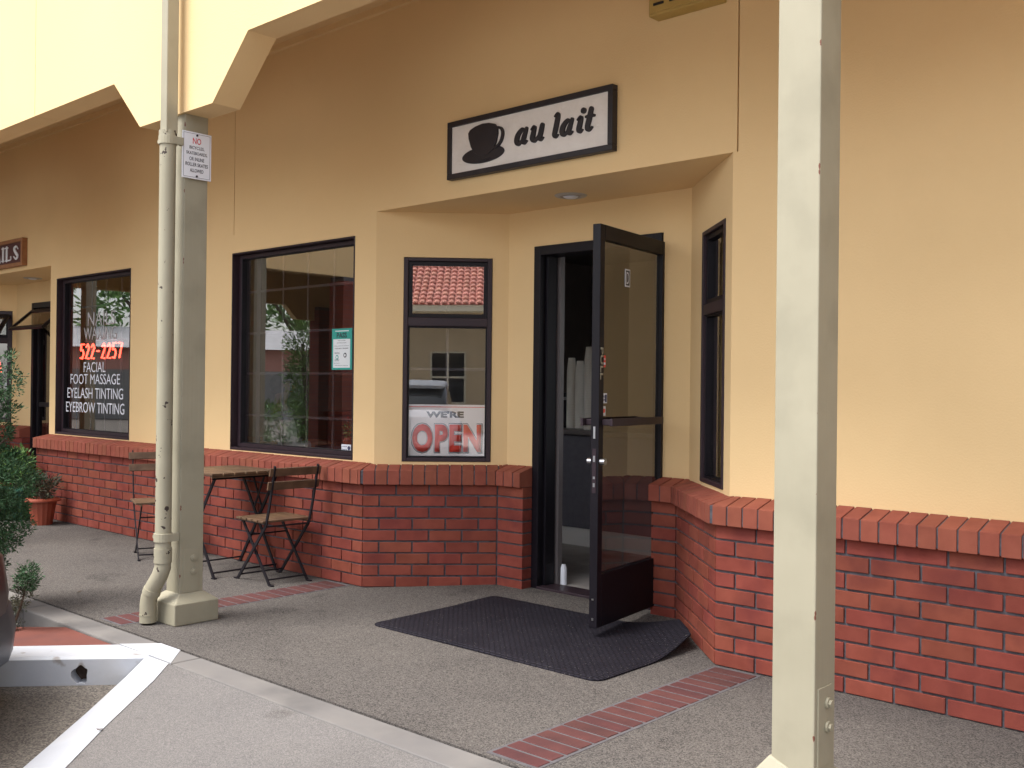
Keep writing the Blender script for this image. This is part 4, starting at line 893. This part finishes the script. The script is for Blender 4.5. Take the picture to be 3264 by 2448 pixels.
# wooden chairs and person behind the window
def inchair(loc, rz, label):
    t = empty('cafe_chair', loc, label, 'chair', 'wooden chairs inside the cafe', rz); S = 1
    m_ = MB(); m_.box(-.2, .2, -.21, .21, .42, .455); m_.build('seat', DKWOOD, t, bevel=.01)
    for x, y, h in ((.18, .18, .42), (.18, -.18, .42), (-.18, .18, .80), (-.18, -.18, .80)): m_ = MB(); m_.box(x-.018, x+.018, y-.018, y+.018, 0, h); m_.build('leg', DKWOOD, t, bevel=.004)
    for z, h in ((.70, .09), (.55, .04)): m_ = MB(); m_.box(-.192, -.170, -.16, .16, z, z+h); m_.build('back_rail', DKWOOD, t, bevel=.005)
inchair((-6.78, 4.72, .02), R(95), 'wooden chair just inside the cafe window, its back rail near the glass')
inchair((-7.28, 5.0, .02), R(80), 'wooden chair the person in white sits on behind the cafe window')
def person(loc, rz):
    t = empty('person', loc, 'dark haired person in a white shirt seated at a table behind the cafe window', 'person', rz=rz)
    V = [(0, 0, .50), (.01, 0, .62), (.03, 0, .78), (.04, 0, .92), (.03, 0, 1.02), (.04, 0, 1.09), (.055, 0, 1.17), (.06, 0, 1.25), (.055, 0, 1.30)]
    Rr = [(.15, .17), (.13, .155), (.125, .155), (.12, .17), (.075, .08), (.052, .052), (.075, .068), (.085, .072), (.05, .045)]
    E = [(i, i+1) for i in range(8)]
    def ch(st, pts, rs):
        p = st
        for q, r_ in zip(pts, rs): V.append(q); Rr.append((r_, r_)); E.append((p, len(V)-1)); p = len(V)-1
        return p
    for s in (-1, 1):
        k = ch(0, [(.06, .09*s, .50), (.42, .13*s, .51), (.44, .13*s, .28), (.42, .13*s, .08), (.54, .14*s, .045)], [.09, .066, .052, .038, .03])
        k = ch(3, [(.04, .19*s, .94), (.10, .24*s, .70), (.33, .14*s, .735), (.39, .11*s, .735)], [.055, .043, .03, .024])
        for j in range(4):
            yy = (.11+(-.027+.018*j))*s; ch(k, [(.435, yy, .738), (.465+.006*(1 if j in (1, 2) else 0), yy, .733), (.49+.008*(1 if j in (1, 2) else 0), yy, .722)], [.009, .008, .007])
        ch(k, [(.41, (.11-.045)*s, .74), (.44, (.11-.055)*s, .733)], [.010, .009])
    me = bpy.data.meshes.new('body'); me.from_pydata(V, E, []); b = bpy.data.objects.new('body', me); sc.collection.objects.link(b); b.parent = t
    md = b.modifiers.new('skin', 'SKIN'); md.use_smooth_shade = True
    for i, r_ in enumerate(Rr): me.skin_vertices[0].data[i].radius = r_; me.skin_vertices[0].data[i].use_root = (i == 0)
    sb = b.modifiers.new('sub', 'SUBSURF'); sb.levels = 1; sb.render_levels = 2; me.materials.append(SKIN)
    def garment(name, V2, R2, E2, mt):
        me = bpy.data.meshes.new(name); me.from_pydata(V2, E2, []); b = bpy.data.objects.new(name, me); sc.collection.objects.link(b); b.parent = t
        md = b.modifiers.new('skin', 'SKIN'); md.use_smooth_shade = True
        for i, r_ in enumerate(R2): me.skin_vertices[0].data[i].radius = r_; me.skin_vertices[0].data[i].use_root = (i == 0)
        sb = b.modifiers.new('sub', 'SUBSURF'); sb.levels = 1; sb.render_levels = 2; me.materials.append(mt)
    V2 = [(-.005, 0, .50), (.01, 0, .62), (.03, 0, .78), (.04, 0, .92), (.03, 0, 1.015)]; R2 = [(.17, .19), (.155, .18), (.15, .18), (.14, .19), (.085, .09)]; E2 = [(0, 1), (1, 2), (2, 3), (3, 4)]
    for s in (-1, 1):
        k = len(V2); V2 += [(.04, .19*s, .945), (.08, .232*s, .78), (.11, .24*s, .70), (.28, .165*s, .733)]; R2 += [(.072, .072), (.062, .062), (.055, .055), (.042, .042)]; E2 += [(3, k), (k, k+1), (k+1, k+2), (k+2, k+3)]
    garment('shirt', V2, R2, E2, SHIRT)
    V3 = [(0, 0, .49), (0, 0, .54)]; R3 = [(.175, .19), (.165, .18)]; E3 = [(0, 1)]
    for s in (-1, 1):
        k = len(V3); V3 += [(.08, .09*s, .50), (.43, .13*s, .51), (.445, .13*s, .28), (.425, .13*s, .10)]; R3 += [(.105, .105), (.082, .082), (.068, .068), (.058, .058)]; E3 += [(0, k), (k, k+1), (k+1, k+2), (k+2, k+3)]
    garment('trousers', V3, R3, E3, JEANS)
    m_ = MB(); n = 20
    for j in range(9):
        ph = math.pi*j/8
        for k in range(n):
            a = 2*math.pi*k/n; q = Vector((math.sin(ph)*math.cos(a)*.102, math.sin(ph)*math.sin(a)*.088, math.cos(ph)*.105))
            if q.x > .02 and q.z < .035: q.x = .02
            m_.v.append((.045+q.x, q.y, 1.235+q.z))
    for j in range(8):
        for k in range(n): m_.f.append((j*n+k, j*n+(k+1) % n, (j+1)*n+(k+1) % n, (j+1)*n+k))
    m_.build('hair', HAIR, t, smooth=True)
    m_ = MB(); m_.tube([(.135, 0, 1.235), (.155, 0, 1.205), (.14, 0, 1.195)], [.006, .013, .008], 8); m_.build('nose', SKIN, t, smooth=True)
    for y in (-.03, .03): m_ = MB(); m_.lathe([(.001, -.008), (.009, 0), (.001, .008)], (.132, y, 1.235), 10); m_.build('eye', PLATE, t, smooth=True)
    m_ = MB(); m_.tube([(.128, -.022, 1.172), (.138, 0, 1.171), (.128, .022, 1.172)], .004, 6); m_.build('mouth', INKRED, t)
    for y in (-.078, .078): m_ = MB(); m_.lathe([(.001, -.028), (.014, 0), (.001, .028)], (.055, y, 1.225), 10); m_.build('ear', SKIN, t, smooth=True)
person((-7.25, 5.02, .02), R(62))
t = empty('cafe_table', (-6.98, 5.52, .02), 'dark round table before the person seated inside the cafe', 'table')
m_ = MB(); m_.lathe([(.3, .69), (.31, .70), (.31, .72), (.001, .72)], n=32); m_.build('tabletop', CTR, t); m_ = MB(); m_.lathe([(.2, 0), (.03, .03), (.03, .69)], n=16); m_.build('pedestal', INK, t)
# dim counter items behind the window
for k, (px, mt_, nm, lb) in enumerate(((955, YELLOW, 'flower_vase', 'small vase of yellow flowers on the inner counter behind the cafe window'), (1116, TERRA, 'small_pot_plant', 'little orange pot with flowers at the inside corner of the cafe window'))):
    y = 6.0 if k == 0 else 4.42; x = ray(px, y); z = 1.0 if k == 0 else .80
    o_ = empty(nm, (x, y, z), lb, 'flowers'); m_ = MB(); m_.lathe([(.03, 0), (.045, .07), (.035, .09)], n=16); m_.build('pot', mt_ if k else PLATE, o_)
    leaves('foliage', LEAF2, [(0, 0, .13, .05, .05, .05)], 160, .02, o_, 30+k); leaves('flowers', mt_ if k == 0 else INKRED, [(0, 0, .18, .04, .04, .04)], 90, .014, o_, 33+k)
t = empty('back_counter', (-6.9, 6.3, .02), 'dark counter with jars along the left side inside the cafe', 'counter')
m_ = MB(); m_.box(-.95, -.0, -.28, .3, 0, .96); m_.build('counter_front', CTR, t); m_ = MB(); m_.box(-.98, .02, -.3, .32, .96, .98); m_.build('counter_top', CTRT, t)
g = MB(); g.box(-5.05, -4.78, 4.6, 4.75, 0.02, .80); g.box(-5.08, -4.5, 4.58, 4.9, .76, .79); tag(g.build('window_ledge_shelf', CTRT), 'low grey shelf inside the angled window behind the open sign', 'shelf')
# ================================================================== ACROSS THE LOT (seen in the glass)
def hip(o_, F, L_, dep, zw, zr_, mtw, mtr, over=.5):
    m_ = MB(); m_.box(0, L_, 0, dep, -.13, zw, F); m_.build('wall', mtw, o_)
    m_ = MB(); e = over; P = [F @ Vector(q) for q in ((-e, -e, zw-.02), (L_+e, -e, zw-.02), (L_+e, dep/2, zr_), (-e, dep/2, zr_), (-e, dep+e, zw-.02), (L_+e, dep+e, zw-.02))]
    P += [p-Vector((0, 0, .12)) for p in P]
    m_.add(P, [(0, 1, 2, 3), (3, 2, 5, 4), (6, 9, 8, 7), (9, 10, 11, 8), (0, 6, 7, 1), (4, 5, 11, 10), (0, 3, 9, 6), (3, 4, 10, 9), (1, 7, 8, 2), (2, 8, 11, 5)]); return m_.build('roof', mtr, o_)
# tile-roofed wing behind the camera
ang = R(-43+180); dv = Vector((.69, .72)); inn = Vector((.72, -.69))
Fc = Vector((12.6, -12.4))-dv*7; FT = wallframe(Fc, dv, inn)
tb = empty('tile_roof_building', (0, 0, 0), 'beige stucco wing with red barrel tile roof reflected in the angled window', 'building')
m_ = MB(); m_.box(0, 14, 0, 8, -.13, 3.62, FT); wl_ = m_.build('wall', BEIGE, tb)
m_ = MB(); m_.box(-.4, 14.4, -.75, -.02, 3.46, 3.64, FT); m_.build('eave_board', CREAM, tb)
m_ = MB(); P = [FT @ Vector(q) for q in ((-.5, -.8, 3.65), (14.5, -.8, 3.65), (14.5, 4, 5.82), (-.5, 4, 5.82), (-.5, 4, 3.65), (14.5, 4, 3.65))]; m_.add(P, [(0, 1, 2, 3), (3, 2, 5, 4), (0, 3, 4), (1, 5, 2), (0, 4, 5, 1)]); rf_ = m_.build('roof', TILE, tb)
m_ = MB(); sl_ = 2.17/4.8
for i in range(70):
    s = -.4+i*.21
    for j in range(14):
        a0 = -.84+j*.345; z0_ = 3.65+(a0+.8)*sl_; r1_, r2_ = .085, .07; n = 6; P = []
        for (dd2, rr_, zz) in ((a0, r1_, z0_+.055), (a0+.36, r2_, z0_+.36*sl_+.005)):
            for k in range(n+1): a = math.pi*k/n; P.append(FT @ Vector((s+math.cos(a)*rr_, dd2, zz+math.sin(a)*rr_*.62)))
        m_.add(P, [(k, k+1, n+2+k, n+1+k) for k in range(n)]+[tuple(range(n+1))])
m_.build('barrel_tiles', TILE, rf_)
for s in (2.0, 5.9, 10.5):
    m_ = MB(); m_.box(s, s+1.1, -.03, .0, .75, 2.3, FT); wo = m_.build('window', CREAM, tb)
    m_ = MB(); m_.box(s+.06, s+1.04, -.04, -.031, .8, 2.25, FT); m_.build('pane', DKGLASS, wo); m_ = MB(); m_.box(s+.52, s+.58, -.05, -.041, .8, 2.25, FT); m_.box(s+.06, s+1.04, -.049, -.0405, 1.5, 1.56, FT); m_.build('muntin', CREAM, wo)
# arcade wing to the left with brick pillars
ab = empty('brick_arcade_building', (-15, -3, -.13), 'open sided wing with stucco beams and brick pillars reflected in the cafe window', 'building'); Pm = Matrix.Translation((15, 3, .13))
def ybeam(x0, x1, knees, nm='fascia_beam'):
    pr = [(2.6, 2.955)]
    for k in knees: pr += [(k+.68, 2.955), (k+.375, 2.66), (k-.375, 2.66), (k-.68, 2.955)]
    pr += [(-12, 2.955), (-12, 4.9), (2.6, 4.9)]
    m_ = MB(); m_.xprism(pr, x0, x1); m_.v = [(y, x, z) for x, y, z in m_.v]; m_.build(nm, STUCCO, ab, M=Pm)
ybeam(-12.76, -12.6, (-9.2,)); ybeam(-18.16, -18.0, (-4.95, -9.2))
m_ = MB(); m_.box(-18, -12.76, -12, 2.6, 3.62, 3.8); m_.build('ceiling', STUCCO, ab, M=Pm)
m_ = MB(); m_.prism([(-13.1, -2.0), (-17.6, -5.9), (-17.6, -12), (-13.1, -12)], -.13, 3.6); m_.build('wall', WALLNL, ab, M=Pm)
for x, y in ((-12.72, -1.68), (-18.0, -5.2), (-12.72, -5.4), (-12.72, -9.2)):
    m_ = MB(); z = -.13; zt_ = 2.95
    while z < zt_-.08: m_.box(x-.17, x+.17, y-.17, y+.17, z+.006, z+.07); z += .0755
    pl_ = m_.build('brick_pillar', BRICK, ab, M=Pm); m_ = MB(); m_.box(x-.16, x+.16, y-.16, y+.16, -.13, zt_); m_.build('mortar_core', GROUT, pl_, M=Pm)
# far shed with grey roof
fb_ = empty('grey_roof_building', (-34, -15.5, -.13), 'long pink sided building with grey roof reflected in the cafe window', 'building')
F3 = wallframe((6.5, -9), (-.55, .83), (-.83, -.55)); F3 = wallframe((5.5, -8.5), (-.55, .83), (-.83, -.55)); 
m_ = MB(); m_.box(0, 20, 0, 7, 1.9, 2.75, F3); m_.build('wall', REDWALL, fb_); m_ = MB(); m_.box(-1, 21, -.05, 7, 0, 1.9, F3); m_.build('plinth', GREYWALL, fb_)
m_ = MB(); P = [F3 @ Vector(q) for q in ((-.6, -.6, 2.75), (20.6, -.6, 2.75), (20.6, 3, 3.7), (-.6, 3, 3.7), (-.6, 7, 2.75), (20.6, 7, 2.75))]; m_.add(P, [(0, 1, 2, 3), (3, 2, 5, 4), (0, 3, 4), (1, 5, 2), (0, 4, 5, 1)]); m_.build('roof', GREYROOF, fb_)
# trees
def tree(name, loc, h, rc, label, n, size, mt=LEAF2, cy=False, seed=1, group=None):
    t = empty(name, loc, label, 'tree', group); rd = random.Random(seed)
    bl = [(0, 0, h*.55, rc, rc, h*.45)] if cy else [(rd.uniform(-.5, .5)*rc, rd.uniform(-.5, .5)*rc, h*rd.uniform(.45, .85), rc*rd.uniform(.45, .7), rc*rd.uniform(.45, .7), h*.16) for _ in range(9)]
    leaves('crown', mt, bl, n, size, t, seed, spread=1.3); m_ = MB(); m_.tube([(0, 0, 0), (.1, 0, h*.3), (0, .1, h*.7)], [h*.035, h*.025, h*.01], 8)
    for k in range(5): a = k*1.3; m_.tube([(0, 0, h*.3+k*h*.06), (rc*.5*math.cos(a), rc*.5*math.sin(a), h*.55+k*h*.05)], [h*.012, h*.004], 5)
    m_.build('trunk', BARK, t); return t
tree('cypress_tree', (-20.3, -6.5, -.13), 3.4, .45, 'narrow cypress beyond the brick pillars, reflected in the cafe window', 4200, .07, LEAF2, True, 4)
TL = [(-43, -15, 9, 4.6, 'pale green'), (-42, -22, 10, 5, 'dark green'), (-46, -9, 10, 5, 'spreading'), (-38, -28, 9, 4.5, 'dense'), (-44, -2, 9, 4.8, 'tall')]
for k, (x, y, h, rc, ad) in enumerate(TL): tree('broadleaf_tree', (x, y, -.2), h, rc, ad+' broadleaf tree rising '+('behind the grey roofed shed' if k < 2 else ['past the left end of the shed', 'past the right end of the shed', 'at the far left of the lot'][k-2]), 3800, .26, LEAF2, False, 20+k, 'trees beyond the grey roofed shed')
tree('broadleaf_tree', (-27, 2.2, -.2), 7, 2.8, 'leafy tree beyond the far end of the sidewalk, reflected in the salon window', 3000, .16, LEAF2, False, 41)
hg = leaves('hedge', LEAF2, [(-20.6, -5.6, .35, 1.3, .8, .6), (-19.6, -6.6, .35, .8, .9, .55), (-21.5, -7.6, .35, 1.2, .9, .6)], 4200, .07, None, 9); tag(hg, 'low clipped hedge at the foot of the cypress, reflected in the cafe window', 'hedge')
car((-24.5, -10.5, -.13), Vector((.8, .6)), CARSIL, CARSIL, 'silver car across the lot reflected in the cafe window')
car((7.0, -8.2, -.13), Vector((.72, -.69)), WHITEP, WHITEP, 'white car parked facing the tile roofed wing, reflected in the angled window')
